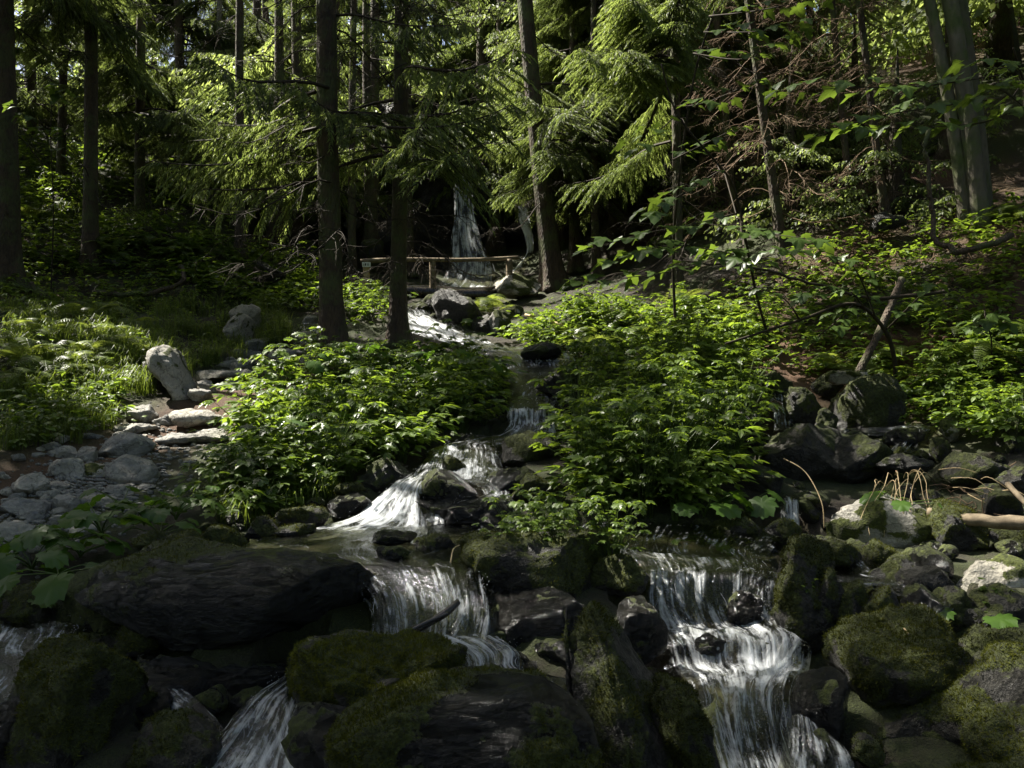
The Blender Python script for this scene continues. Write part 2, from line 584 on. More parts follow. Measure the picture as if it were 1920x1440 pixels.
# ------------------------------------------------------------------ terrain control points (pixel, pixel, distance)
CTRL = [
    (-500, 1750, 3.0), (300, 1720, 3.0), (900, 1700, 3.0), (1400, 1700, 3.0), (2400, 1700, 3.0),
    (80, 1330, 4.0), (480, 1370, 3.9), (900, 1340, 4.0), (1400, 1370, 4.0), (1850, 1330, 4.1),
    (80, 1225, 4.6), (430, 1260, 4.4), (850, 1240, 4.4), (1350, 1230, 4.6), (1700, 1220, 4.6),
    (700, 1035, 5.3), (1000, 1050, 5.3), (1300, 1060, 5.4), (430, 1060, 5.2), (1600, 1090, 5.2), (1900, 1090, 5.2), (120, 1120, 5.0),
    (700, 1000, 6.2), (1000, 1005, 6.2), (1330, 1010, 6.2),
    (800, 915, 6.8), (1000, 925, 6.8), (870, 890, 7.2), (870, 840, 7.9), (1000, 815, 8.6), (1000, 785, 9.0),
    (450, 970, 6.7), (560, 900, 7.4), (600, 820, 8.5), (500, 760, 9.5), (700, 760, 9.8), (850, 720, 10.6),
    (980, 670, 11.5), (625, 672, 12.0), (750, 655, 12.5), (890, 650, 12.8), (780, 605, 13.8), (700, 610, 13.6),
    (850, 600, 14.2), (800, 560, 16.5), (690, 545, 16.5), (870, 548, 19.5), (1000, 545, 18),
    (330, 795, 9.0), (200, 840, 8.2), (60, 965, 6.6), (60, 1030, 5.9), (250, 960, 6.8), (380, 715, 11.0), (560, 655, 12.8),
    (150, 650, 11.0), (40, 740, 9.3), (20, 550, 14), (170, 515, 15.5), (110, 410, 17.8), (300, 440, 17), (450, 490, 18), (100, 300, 20), (100, 225, 23.5), (300, 350, 20), (420, 380, 22), (-200, 280, 18), (250, 260, 24), (560, 570, 16), (-400, 620, 10), (-600, 900, 6),
    (1050, 555, 16), (1250, 640, 12), (1150, 710, 10.4), (1400, 710, 10), (1500, 780, 9), (1450, 825, 8.5),
    (1600, 745, 9.6), (1750, 670, 9.8), (1920, 660, 9.5), (1650, 500, 12.5), (1830, 405, 12.8), (1910, 340, 13.8), (1920, 500, 11),
    (1900, 865, 7.2), (1700, 905, 7.2), (1350, 895, 7.2), (1480, 1000, 6.3), (1700, 1030, 6), (1900, 980, 6.1),
    (1200, 930, 6.8), (1200, 820, 8.2), (1300, 470, 15.5), (1500, 400, 14.6), (1700, 330, 15), (1900, 235, 15.4), (1600, 290, 17), (1400, 380, 17.5), (1500, 220, 20), (1900, 90, 18.5), (1200, 360, 22),
    (2400, 700, 8), (2500, 300, 12), (2400, 1100, 5),
]
pts = [P(*c) for c in CTRL]
pts += [np.array(w, float) for w in [(-40, 20, 10), (-40, 50, 20), (0, 50, 15), (40, 50, 22), (40, 20, 14), (0, 75, 24),
        (-40, 75, 26), (40, 75, 28), (-20, 0, 2.0), (20, 0, 3.0), (0, 28, 8.0), (-10, 28, 8.0), (0, -8, -1.0), (-20, -8, .5), (20, -8, 1.5)]]
pts = np.array(pts)


def tps_k(r2):
    return np.where(r2 > 1e-12, r2 * np.log(r2 + 1e-12), 0.0)


def tps_fit(p, z, lam=0.06):
    n = len(p)
    r2 = ((p[:, None] - p[None]) ** 2).sum(-1)
    A = np.zeros((n + 3, n + 3))
    A[:n, :n] = tps_k(r2) + lam * np.eye(n)
    A[:n, n] = 1
    A[:n, n + 1:] = p
    A[n:, :n] = A[:n, n:].T
    b = np.zeros(n + 3)
    b[:n] = z
    return np.linalg.solve(A, b)


TP = pts[:, :2]
TW = tps_fit(TP, pts[:, 2])


def tps_eval(xy):
    out = np.empty(len(xy))
    for s in range(0, len(xy), 20000):
        q = xy[s:s + 20000]
        r2 = ((q[:, None] - TP[None]) ** 2).sum(-1)
        out[s:s + 20000] = tps_k(r2) @ TW[:-3] + TW[-3] + q @ TW[-2:]
    return out


xs = np.concatenate([np.linspace(-45, -9, 36, endpoint=False), np.linspace(-9, -4.5, 30, endpoint=False),
                     np.linspace(-4.5, 4.5, 150, endpoint=False), np.linspace(4.5, 9, 30, endpoint=False), np.linspace(9, 45, 36)])
ys = np.concatenate([np.linspace(-12, 2.5, 16, endpoint=False), np.linspace(2.5, 10, 125, endpoint=False),
                     np.linspace(10, 18, 60, endpoint=False), np.linspace(18, 75, 60)])
GX, GY = np.meshgrid(xs, ys)
GZ = tps_eval(np.stack([GX.ravel(), GY.ravel()], -1)).reshape(GX.shape)
q3 = np.stack([GX, GY, np.zeros_like(GX)], -1)
amp = np.clip((GY - 2) / 12, 0.3, 1.6)
GZ = GZ + amp * (0.10 * fbm(q3 * 0.9, 4, 3) + 0.035 * fbm(q3 * 5, 3, 9))

# ------------------------------------------------------------------ the reaches of the stream: rows (left px, py, d, right px, py, d, foam)
REACH = {
    'upper_cascade': [(745, 572, 14.6, 800, 576, 14.6, .25), (742, 590, 13.9, 815, 592, 13.9, .55), (750, 606, 13.4, 850, 608, 13.4, .62),
                      (790, 622, 13.0, 890, 628, 12.9, .6), (860, 640, 12.6, 925, 640, 12.6, .5), (880, 655, 12.0, 960, 652, 12.0, .3)],
    'hidden_reach': [(880, 654, 12.0, 1010, 650, 12.0, .3), (930, 668, 11.4, 1080, 662, 11.4, .4), (950, 700, 10.6, 1090, 700, 10.6, .2),
                     (945, 740, 9.8, 1060, 740, 9.8, .2), (945, 764, 9.2, 1048, 762, 9.2, .25)],
    'twin_step': [(945, 763, 9.2, 1048, 762, 9.2, .25), (948, 768, 9.0, 1046, 768, 9.0, .5), (945, 800, 8.85, 1046, 802, 8.85, .5),
                  (900, 822, 8.3, 1050, 826, 8.2, .25)],
    'middle_step': [(905, 815, 8.4, 1040, 815, 8.4, .2), (800, 836, 7.9, 945, 826, 7.9, .28), (790, 850, 7.65, 940, 842, 7.65, .5), (775, 872, 7.4, 945, 868, 7.4, .55),
                    (765, 890, 7.15, 950, 886, 7.15, .5), (770, 905, 6.9, 940, 905, 6.9, .35)],
    'white_chute': [(755, 893, 7.0, 815, 893, 7.0, .5), (725, 908, 6.75, 800, 906, 6.75, .62), (690, 935, 6.5, 795, 938, 6.5, .7),
                    (650, 962, 6.35, 800, 966, 6.33, .75), (600, 980, 6.2, 800, 984, 6.18, .7), (560, 990, 6.05, 780, 994, 6.0, .5), (520, 1000, 5.9, 770, 1000, 5.9, .18)],
    'ledge_trickle': [(880, 900, 6.95, 960, 900, 6.95, .45), (905, 925, 6.75, 965, 925, 6.75, .45), (800, 946, 6.45, 980, 944, 6.45, .25), (795, 962, 6.36, 985, 962, 6.36, .35),
                      (790, 982, 6.25, 1000, 984, 6.25, .25)],
    'dark_pool': [(500, 986, 6.15, 1120, 986, 6.15, .12), (440, 1005, 5.75, 1150, 1005, 5.75, .04), (440, 1025, 5.4, 1080, 1025, 5.4, .04), (520, 1045, 5.1, 930, 1050, 5.1, .06),
                  (600, 1056, 4.95, 920, 1068, 4.95, .15)],
    'wide_cascade': [(610, 1040, 5.1, 925, 1056, 5.1, .12), (640, 1062, 4.92, 925, 1072, 4.92, .2), (665, 1088, 4.78, 925, 1092, 4.8, .33), (685, 1120, 4.66, 930, 1120, 4.68, .42),
                     (690, 1165, 4.55, 930, 1160, 4.58, .42), (690, 1215, 4.45, 920, 1200, 4.5, .42), (700, 1240, 4.4, 930, 1220, 4.42, .3)],
    'apron': [(760, 1196, 4.42, 950, 1186, 4.46, .45), (800, 1205, 4.36, 965, 1200, 4.4, .6), (850, 1225, 4.3, 985, 1222, 4.32, .55),
              (860, 1252, 4.22, 990, 1248, 4.25, .4), (820, 1270, 4.1, 1080, 1266, 4.12, .28), (780, 1290, 3.95, 1100, 1288, 3.97, .12), (800, 1315, 3.8, 1090, 1310, 3.8, .05)],
    'broad_shallows': [(1060, 975, 6.35, 1490, 985, 6.35, .12), (1050, 1000, 5.85, 1470, 1010, 5.9, .2), (1060, 1030, 5.5, 1450, 1035, 5.6, .28), (1150, 1050, 5.3, 1460, 1060, 5.3, .25), (1170, 1066, 5.2, 1465, 1074, 5.2, .25)],
    'main_cascade': [(1170, 1030, 5.4, 1460, 1058, 5.32, 0.23), (1190, 1058, 5.2, 1465, 1072, 5.2, 0.28), (1193, 1078, 5.1, 1464, 1086, 5.1, 0.38), (1197, 1130, 5.0, 1466, 1128, 5.0, 0.40), (1215, 1172, 4.94, 1480, 1162, 4.96, 0.48),
                     (1232, 1188, 4.78, 1505, 1176, 4.8, 0.58), (1240, 1205, 4.68, 1520, 1195, 4.7, 0.48), (1250, 1245, 4.6, 1520, 1235, 4.62, 0.60), (1275, 1262, 4.42, 1512, 1250, 4.48, 0.70),
                     (1290, 1275, 4.28, 1500, 1264, 4.32, 0.68), (1298, 1300, 4.12, 1490, 1292, 4.14, 0.48), (1306, 1350, 4.03, 1495, 1345, 4.04, 0.40), (1318, 1410, 3.95, 1510, 1408, 3.96, 0.48), (1325, 1450, 3.82, 1530, 1450, 3.82, 0.63), (1330, 1560, 3.55, 1560, 1560, 3.55, 0.58)],
    'side_spill': [(1480, 1330, 3.95, 1560, 1370, 3.95, .2), (1470, 1390, 3.8, 1600, 1395, 3.8, .35), (1460, 1440, 3.65, 1630, 1440, 3.65, .5), (1450, 1530, 3.45, 1660, 1530, 3.45, .5)],
    'rushing_chute': [(540, 1215, 4.55, 640, 1218, 4.55, .2), (520, 1262, 4.3, 630, 1262, 4.3, .28), (450, 1310, 4.1, 620, 1300, 4.1, .42), (410, 1355, 3.92, 610, 1345, 3.92, .52),
                      (370, 1400, 3.8, 600, 1400, 3.78, .58), (320, 1450, 3.65, 600, 1450, 3.62, .6), (250, 1540, 3.4, 600, 1540, 3.4, .6)],
    'left_run': [(-160, 1170, 4.85, 180, 1165, 4.75, .2), (-170, 1192, 4.65, 170, 1186, 4.62, .4), (-190, 1215, 4.5, 160, 1215, 4.5, .3), (-200, 1270, 4.25, 170, 1250, 4.3, .15), (-190, 1300, 4.1, 100, 1310, 4.08, .28),
                 (-190, 1370, 3.9, 60, 1370, 3.9, .33), (-180, 1480, 3.6, 50, 1480, 3.6, .3)],
    'ledge_spout': [(165, 1068, 5.05, 205, 1068, 5.05, .3), (170, 1080, 4.92, 203, 1080, 4.92, .35), (172, 1110, 4.84, 200, 1110, 4.84, .4), (168, 1150, 4.8, 200, 1150, 4.8, .4), (160, 1182, 4.75, 205, 1184, 4.75, .3)],
    'stone_trickle': [(250, 1225, 4.5, 300, 1225, 4.5, .2), (265, 1270, 4.3, 330, 1262, 4.3, .3), (300, 1300, 4.15, 365, 1295, 4.15, .35), (340, 1340, 4.0, 400, 1330, 4.0, .35), (370, 1390, 3.85, 440, 1385, 3.85, .3)],
    'gully_fall': [(1440, 735, 9.3, 1490, 735, 9.3, .2), (1442, 748, 9.0, 1490, 748, 9.0, .4), (1450, 775, 8.8, 1495, 775, 8.8, .45), (1448, 806, 8.6, 1500, 806, 8.6, .3)],
    'gully_spout': [(1462, 930, 6.85, 1500, 930, 6.85, .3), (1464, 942, 6.72, 1500, 942, 6.72, .45), (1462, 985, 6.6, 1502, 985, 6.6, .45), (1440, 998, 6.4, 1510, 998, 6.4, .2)],
    'gleaming_seep': [(1560, 800, 8.4, 1640, 815, 8.3, .1), (1660, 805, 8.1, 1760, 795, 8.1, .3), (1680, 825, 7.9, 1740, 825, 7.9, .3), (1600, 880, 7.3, 1720, 880, 7.3, .08)],
    'path_rill': [(560, 605, 14.2, 600, 605, 14.2, .3), (555, 628, 13.3, 610, 628, 13.3, .35), (545, 645, 12.8, 590, 645, 12.8, .15)],
    'right_rill': [(1500, 1045, 5.7, 1640, 1030, 5.8, .05), (1560, 1085, 5.3, 1700, 1075, 5.35, .18), (1680, 1100, 5.1, 1800, 1095, 5.1, .15), (1690, 1135, 4.8, 1800, 1130, 4.8, .2), (1690, 1175, 4.65, 1780, 1175, 4.65, .25), (1640, 1230, 4.45, 1760, 1230, 4.45, .1)],
    'tall_fall': [(852, 290, 20.6, 884, 290, 20.6, .4), (850, 345, 20.4, 886, 345, 20.4, .45), (850, 400, 20.2, 892, 400, 20.2, .66), (845, 450, 20.05, 905, 450, 20.05, .55), (840, 490, 19.9, 925, 490, 19.9, .45),
                  (828, 520, 19.7, 930, 520, 19.7, .5), (805, 538, 19.4, 930, 538, 19.4, .6), (780, 552, 18.6, 900, 552, 18.6, .12), (760, 562, 17, 880, 562, 17, .1)],
    'slim_fall': [(970, 385, 20.2, 988, 385, 20.2, .8), (974, 410, 20.1, 995, 410, 20.1, .95), (984, 440, 20.0, 1000, 440, 20.0, 1.0), (986, 472, 19.9, 1000, 472, 19.9, .8), (965, 500, 19.7, 985, 500, 19.7, .5), (930, 530, 19.5, 965, 530, 19.5, .3)],
}
WARP = {'main_cascade': 1.35, 'wide_cascade': 1.1, 'apron': .7, 'middle_step': .7, 'twin_step': .5, 'rushing_chute': .7, 'side_spill': .5, 'left_run': .6, 'broad_shallows': .6, 'upper_cascade': .7, 'white_chute': .35, 'ledge_trickle': .5}
GRIDS = {}
for nm, rows in REACH.items():
    L = smooth_path([P(*r[0:3]) for r in rows], 14)
    Rr = smooth_path([P(*r[3:6]) for r in rows], 14)
    fo = np.interp(np.linspace(0, len(rows) - 1, len(L)), np.arange(len(rows)), [r[6] for r in rows])
    width = np.linalg.norm(L - Rr, axis=1).mean()
    nu = int(np.clip(width / 0.025, 10, 60))
    u = np.linspace(0, 1, nu)
    G = L[:, None] * (1 - u[None, :, None]) + Rr[:, None] * u[None, :, None]
    if nm in WARP:                              # lips of the steps wander up and down the flow
        nr = len(L)
        wp = WARP[nm] * 14 * (fbm(np.stack([u * width * 4.5, 0 * u + len(nm), 0 * u], -1), 3, 21))
        tt = np.arange(nr)[:, None] + wp[None] * np.sin(np.pi * np.linspace(0, 1, nr))[:, None] ** .5
        tt = np.clip(tt, 0, nr - 1.001)
        ti = tt.astype(int)
        tf = (tt - ti)[..., None]
        ci = np.broadcast_to(np.arange(nu)[None], ti.shape)
        G = G[ti, ci] * (1 - tf) + G[ti + 1, ci] * tf
        fo2 = fo[ti] * (1 - tf[..., 0]) + fo[ti + 1] * tf[..., 0]
    else:
        fo2 = np.broadcast_to(fo[:, None], G.shape[:2])
    seg = np.linalg.norm(np.diff((L + Rr) / 2, axis=0), axis=1)
    vlen = np.concatenate([[0], np.cumsum(seg)])
    UM = np.broadcast_to(u[None] * width, G.shape[:2])
    VM = np.broadcast_to(vlen[:, None], G.shape[:2])
    s = abs(hash(nm)) % 5 * 0 + sum(map(ord, nm))
    nz = fbm(np.stack([UM * 7, VM * 2.2, np.full_like(UM, s)], -1), 3, 5)
    nz2 = fbm(np.stack([UM * 22, VM * 6, np.full_like(UM, s)], -1), 2, 8)
    turb = np.clip(fo, 0.05, 1)[:, None]
    steep = np.abs(np.gradient((L[:, 2] + Rr[:, 2]) / 2, np.maximum(np.gradient(vlen), 1e-4)))[:, None]
    flat = np.clip(1 - steep * 1.3, 0.12, 1)
    sc = .25 if nm in ('tall_fall', 'slim_fall') else 1
    G = G.copy()
    G[..., 2] += sc * (0.075 * nz * turb * flat + 0.016 * nz2 * turb + 0.004 * nz2)
    G[..., 1] -= sc * 0.09 * nz * turb * (1 - flat)
    froth = np.clip(fo2 * flat * 1.9 - .35, 0, 1)
    nz3 = fbm(np.stack([UM * 34, VM * 30, np.full_like(UM, s)], -1), 3, 14)
    if nm not in ('tall_fall', 'slim_fall'):
        G[..., 2] += froth * .016 * (nz3 + .4)
    edge = np.abs(2 * u - 1)[None] ** 7
    G[..., 2] -= edge * 0.07
    G[..., 1] += edge * 0.03
    GRIDS[nm] = dict(G=G, u=UM, v=VM, foam=np.clip(fo2 * (1.0 - 0.5 * edge) + 0.38 * turb * nz, 0, 1.2), width=width, fo=fo, froth=froth)

# carve the bed under the water
for nm, gd in GRIDS.items():
    if nm in ('tall_fall', 'slim_fall'):
        continue
    G = gd['G'][::2, ::2].reshape(-1, 3)
    x0, x1 = G[:, 0].min() - .2, G[:, 0].max() + .2
    y0, y1 = G[:, 1].min() - .2, G[:, 1].max() + .2
    ii = np.where((GX > x0) & (GX < x1) & (GY > y0) & (GY < y1))
    gx, gy = GX[ii], GY[ii]
    best = np.full(len(gx), 1e9)
    for k in range(0, len(gx), 2000):
        d2 = (gx[k:k + 2000, None] - G[None, :, 0]) ** 2 + (gy[k:k + 2000, None] - G[None, :, 1]) ** 2
        lim = np.where(d2 < 0.16 ** 2, G[None, :, 2] - 0.06, 1e9).min(1)
        best[k:k + 2000] = lim
    GZ[ii] = np.minimum(GZ[ii], best)


def gz(x, y):
    x = np.atleast_1d(np.asarray(x, float))
    y = np.atleast_1d(np.asarray(y, float))
    i = np.clip(np.searchsorted(xs, x) - 1, 0, len(xs) - 2)
    j = np.clip(np.searchsorted(ys, y) - 1, 0, len(ys) - 2)
    fx = np.clip((x - xs[i]) / (xs[i + 1] - xs[i]), 0, 1)
    fy = np.clip((y - ys[j]) / (ys[j + 1] - ys[j]), 0, 1)
    return (GZ[j, i] * (1 - fx) * (1 - fy) + GZ[j, i + 1] * fx * (1 - fy) + GZ[j + 1, i] * (1 - fx) * fy + GZ[j + 1, i + 1] * fx * fy)


def ground_hit(px, py):
    """distance at which the ground is seen at a pixel (vectorised)"""
    px = np.atleast_1d(np.asarray(px, float))
    py = np.atleast_1d(np.asarray(py, float))
    d = np.geomspace(2.6, 45, 420)
    X = (px[:, None] - 960) / F * d
    Z = CAM_Z + (720 - py[:, None]) / F * d
    H = gz(X.ravel(), np.broadcast_to(d, X.shape).ravel()).reshape(X.shape)
    below = Z < H
    k = below.argmax(1)
    k = np.where(below.any(1), k, len(d) - 1)
    return d[k]


litter = np.clip((GX - 1.2) / 2.0, 0, 1) * np.clip((GY - 8) / 2, 0, 1) * np.clip(0.35 + 1.1 * fbm(q3 * 0.6, 3, 31), 0, 1)
pathm = np.exp(-((GX + 3.4 - (GY - 9) * 0.35) / 0.55) ** 2) * ((GY > 6) & (GY < 12)) * 0.9
litter = np.clip(np.maximum(litter, pathm), 0, 1)
nx, ny = len(xs), len(ys)
I = np.arange(nx - 1)[None] + np.arange(ny - 1)[:, None] * nx
Q = np.stack([I, I + 1, I + nx + 1, I + nx], -1).reshape(-1, 4)
ge = Geo()
ge.add(np.stack([GX, GY, GZ], -1).reshape(-1, 3), Q)
ground = link('ground', ge.mesh('ground', M_GROUND, True, {'litter': litter.ravel()}))
tag(ground, 'dark forest floor of soil, moss and brown needle litter', 'ground', kind='structure')

# ------------------------------------------------------------------ water objects
WATER_TEXT = {
    'upper_cascade': 'sunlit white cascade running down beside the mossy boulders below the footbridge',
    'hidden_reach': 'stretch of stream half hidden behind leafy herbs',
    'twin_step': 'small double water step under overhanging herbs',
    'middle_step': 'low water step splashing round a small mossy stone',
    'white_chute': 'brilliant white chute of foam pouring into the dark pool',
    'ledge_trickle': 'thin film of water spilling over a flat wet ledge',
    'dark_pool': 'calm dark pool above the large flat boulder',
    'wide_cascade': 'wide curtain cascade falling beside the large flat boulder',
    'apron': 'foamy apron and shallow pool below the curtain cascade',
    'broad_shallows': 'rippling shallows feeding the main cascade',
    'main_cascade': 'main foaming cascade tumbling beside the pointed slab',
    'side_spill': 'white spill of water under the dark mossy boulders',
    'rushing_chute': 'fast white water rushing past the mossy humped boulder',
    'left_run': 'shallow run of water sliding past a mossy slab',
    'ledge_spout': 'thin spout falling from the edge of the large flat boulder',
    'stone_trickle': 'narrow trickle winding between wet stones',
    'gully_fall': 'small fall between mossy boulders in the shaded gully',
    'gully_spout': 'little spout dropping from under the shaded gully stones',
    'gleaming_seep': 'gleaming seep of water on the shaded stony bank',
    'path_rill': 'little rill beside the trunk of the thicker spruce',
    'right_rill': 'thin rill trickling among small dark stones',
    'tall_fall': 'tall veil waterfall dropping down the dark cliff',
    'slim_fall': 'slim white side fall beside the tall waterfall',
}
for nm, gd in GRIDS.items():
    G = gd['G']
    nv, nu = G.shape[:2]
    I = np.arange(nu - 1)[None] + np.arange(nv - 1)[:, None] * nu
    Q = np.stack([I, I + nu, I + nu + 1, I + 1], -1).reshape(-1, 4)
    ge = Geo()
    ge.add(G.reshape(-1, 3), Q)
    off = sum(map(ord, nm)) * 0.37
    far = 0.45 if 'fall' in nm and nm in ('tall_fall', 'slim_fall') else 1.0
    uvs = np.stack([gd['u'].ravel() * far + off, gd['v'].ravel() * far + off * 1.7], -1)
    me = ge.mesh(nm, M_WATER, True, {'foam': gd['foam'].ravel(), 'froth': gd['froth'].ravel()}, uvs)
    w = link('waterfall' if nm in ('tall_fall', 'slim_fall') else 'pool' if 'pool' in nm else 'cascade' if 'cascade' in nm else 'stream', me)
    tag(w, WATER_TEXT[nm], 'water', kind='structure')
    # filaments of white water riding on the surface
    area = gd['width'] * gd['v'].max()
    cnt = int(np.clip(area * 900 * np.clip(gd['fo'] - 0.15, 0, 1).mean() * .25, 0, 300))
    if nm in ('tall_fall', 'slim_fall'):
        cnt = int(cnt * 0.05)
    if cnt < 15:
        continue
    k = 6
    pr = np.clip(gd['fo'] - 0.12, 0.001, 1) ** 1.3
    v0 = rng.choice(nv, cnt, p=pr / pr.sum()) + rng.random(cnt)
    clump = rng.random(max(6, cnt // 14)) * 0.94 + 0.03
    u0 = np.clip(rng.choice(clump, cnt) + rng.normal(0, 0.02, cnt), 0.02, 0.98) * (nu - 1)
    dv = nv / max(gd['v'].max(), 0.1)
    ln = rng.uniform(0.03, 0.14, cnt) * dv * (2.5 if far < 1 else 1)
    t = np.linspace(0, 1, k)
    vv = np.clip(v0[:, None] + ln[:, None] * t, 0, nv - 1.001)
    uu = np.clip(u0[:, None] + (rng.normal(0, 0.35, (cnt, 1)) * t + 0.25 * np.sin(t * 5 + rng.random((cnt, 1)) * 6)), 0, nu - 1.001)
    vi, ui = vv.astype(int), uu.astype(int)
    fv, fu = (vv - vi)[..., None], (uu - ui)[..., None]
    C = (G[vi, ui] * (1 - fv) * (1 - fu) + G[vi + 1, ui] * fv * (1 - fu) + G[vi, ui + 1] * (1 - fv) * fu + G[vi + 1, ui + 1] * fv * fu)
    across = G[:, -1] - G[:, 0]
    across = across / np.linalg.norm(across, axis=1)[:, None]
    A = across[vi]
    lift = rng.uniform(0.003, 0.022, (cnt, 1)) * np.sin(np.pi * (0.15 + 0.7 * t))[None]
    C = C + np.stack([0 * lift, -lift, lift], -1)
    wd = (rng.uniform(0.0005, 0.0018, (cnt, 1)) * np.sin(np.pi * (0.06 + 0.9 * t))[None] * (3.5 if far < 1 else (1.5 if G[..., 1].mean() > 8 else 1)))[..., None]
    V = np.stack([C - A * wd, C + A * wd], 2).reshape(-1, 3)
    b = (np.arange(cnt) * k * 2)[:, None] + np.arange(k - 1)[None] * 2
    Q = np.stack([b, b + 1, b + 3, b + 2], -1).reshape(-1, 4)
    ge = Geo()
    ge.add(V, Q)
    # droplets of spray
    nd = cnt * 6
    sel = rng.integers(0, cnt, nd)
    dp = C[sel, rng.integers(0, k, nd)] + np.stack([rng.normal(0, .02, nd), rng.normal(-.02, .02, nd), np.abs(rng.normal(0, .035, nd))], -1)
    T0 = np.array([[1, 0, 0], [-.5, .87, 0], [-.5, -.87, 0], [0, 0, 1.4]]) * 0.0026
    sc3 = rng.uniform(0.4, 1.1, nd)
    ge.many(T0, np.array([[0, 2, 1], [0, 1, 3], [1, 2, 3], [2, 0, 3]]), np.eye(3)[None] * sc3[:, None, None], dp)
    tag(link('foam', ge.mesh('foam', M_STRAND), w), kind='stuff')

# ------------------------------------------------------------------ rocks
def ico(sub):
    bm = bmesh.new()
    bmesh.ops.create_icosphere(bm, subdivisions=sub, radius=1)
    V = np.array([v.co[:] for v in bm.verts])
    Fa = np.array([[v.index for v in f.verts] for f in bm.faces])
    bm.free()
    return V, Fa


ICO = {s: ico(s) for s in (3, 4, 5)}


def rock_geo(size, seed, sub=4, facets=9, cut=(0.5, 0.88), rough=0.10, lean=0.0, undercut=0.0, moss=0.5, square=1.0, shear=(0, 0), flat_top=0.0, mgrad=0.0):
    """size = full extents (x, y, z); origin at the centre of the underside"""
    r = np.random.default_rng(seed)
    V, Fa = ICO[sub]
    V = V.copy()
    if square != 1.0:
        V = np.sign(V) * np.abs(V) ** square
        V /= np.abs(V).max(0)
    for k in range(facets):
        n = r.normal(size=3)
        n /= np.linalg.norm(n)
        c = r.uniform(*cut)
        d = np.maximum(0, V @ n - c)
        V = V - d[:, None] * n
    if flat_top:
        V[:, 2] = np.minimum(V[:, 2], flat_top + 0.15 * (V[:, 2] - flat_top))
    V = V / (np.abs(V).max(0) + 1e-9)
    if undercut:
        low = np.clip(-V[:, 2] + 0.25, 0, 1.25)
        V[:, 0] *= 1 - undercut * low * 0.5
        V[:, 1] = V[:, 1] + undercut * low * 0.8
    S = np.asarray(size, float) / 2
    m = S.mean()
    W = V * S
    W[:, 0] += shear[0] * W[:, 2]
    W[:, 1] += shear[1] * W[:, 2]
    nrm = V / (S + 1e-6)
    nrm /= np.linalg.norm(nrm, axis=1)[:, None]
    q = W / m * 1.1 + seed * 3.1
    W = W + nrm * (m * rough * (1.5 * fbm(q * .8, 3, seed % 50, 0.55) + 1.0 * (0.5 - np.abs(fbm(q * 2.3, 4, seed % 41, 0.6))) + .35 * fbm(q * 8, 3, 6, .6)))[:, None]
    lay = np.sin((W[:, 2] / m * 9 + 2 * vnoise(q * 0.8, 4)))        # bedding
    W[:, :2] += nrm[:, :2] * (0.004 * m * np.clip(lay, -.3, 1))[:, None]
    if lean:
        W = W @ roty(lean).T
    up = nrm @ (roty(lean).T if lean else np.eye(3))
    mo = np.clip(moss * 1.1 - (0.12 if moss > .2 else .34) + mgrad * V[:, 0] + 0.42 * up[:, 2] + 0.95 * fbm(W / max(m, .15) * 1.7 + seed, 5, 11, .6), 0, 1) if moss > 0 else np.zeros(len(W))
    W[:, 2] -= W[:, 2].min()
    W = W + nrm * (np.clip(mo * 1.6 - .5, 0, 1) * min(.022, m * .09) * (.7 + .6 * fbm(W * 22, 3, 3)))[:, None]
    return W, Fa, mo, nrm


ROCKS_PLACED = []


def moss_fuzz(W, Fa, mo, nrm, dens, seed, length=0.014):
    r = np.random.default_rng(seed)
    A, B, C = W[Fa[:, 0]], W[Fa[:, 1]], W[Fa[:, 2]]
    cr = np.cross(B - A, C - A)
    ar = np.linalg.norm(cr, axis=1) / 2
    fm = mo[Fa].mean(1)
    wgt = ar * np.clip((fm - 0.42) * 3, 0, 1)
    n = int(min(wgt.sum() * dens, 16000))
    if n < 30:
        return None
    f = r.choice(len(Fa), n, p=wgt / wgt.sum())
    a, b = r.random(n), r.random(n)
    fl = a + b > 1
    a[fl], b[fl] = 1 - a[fl], 1 - b[fl]
    p = A[f] + a[:, None] * (B - A)[f] + b[:, None] * (C - A)[f]
    nn = cr[f] / (np.linalg.norm(cr[f], axis=1)[:, None] + 1e-12)
    clump = 0.5 + 0.9 * np.clip(0.5 + vnoise(p * 28, 5), 0, 1.4)
    d = nn + r.normal(0, .45, (n, 3)) + np.array([0, 0, .25])
    d /= np.linalg.norm(d, axis=1)[:, None]
    h = (r.uniform(.6, 1.3, n) * length * clump)[:, None]
    sd_ = np.cross(d, r.normal(size=(n, 3)))
    sd_ /= np.linalg.norm(sd_, axis=1)[:, None] + 1e-9
    w = r.uniform(.0016, .0036, (n, 1))
    V = np.stack([p - sd_ * w - nn * .002, p + sd_ * w - nn * .002, p + d * h], 1).reshape(-1, 3)
    ge = Geo()
    ge.add(V, np.arange(n * 3).reshape(-1, 3))
    return ge.mesh('moss', M_MOSSFUZZ, False)


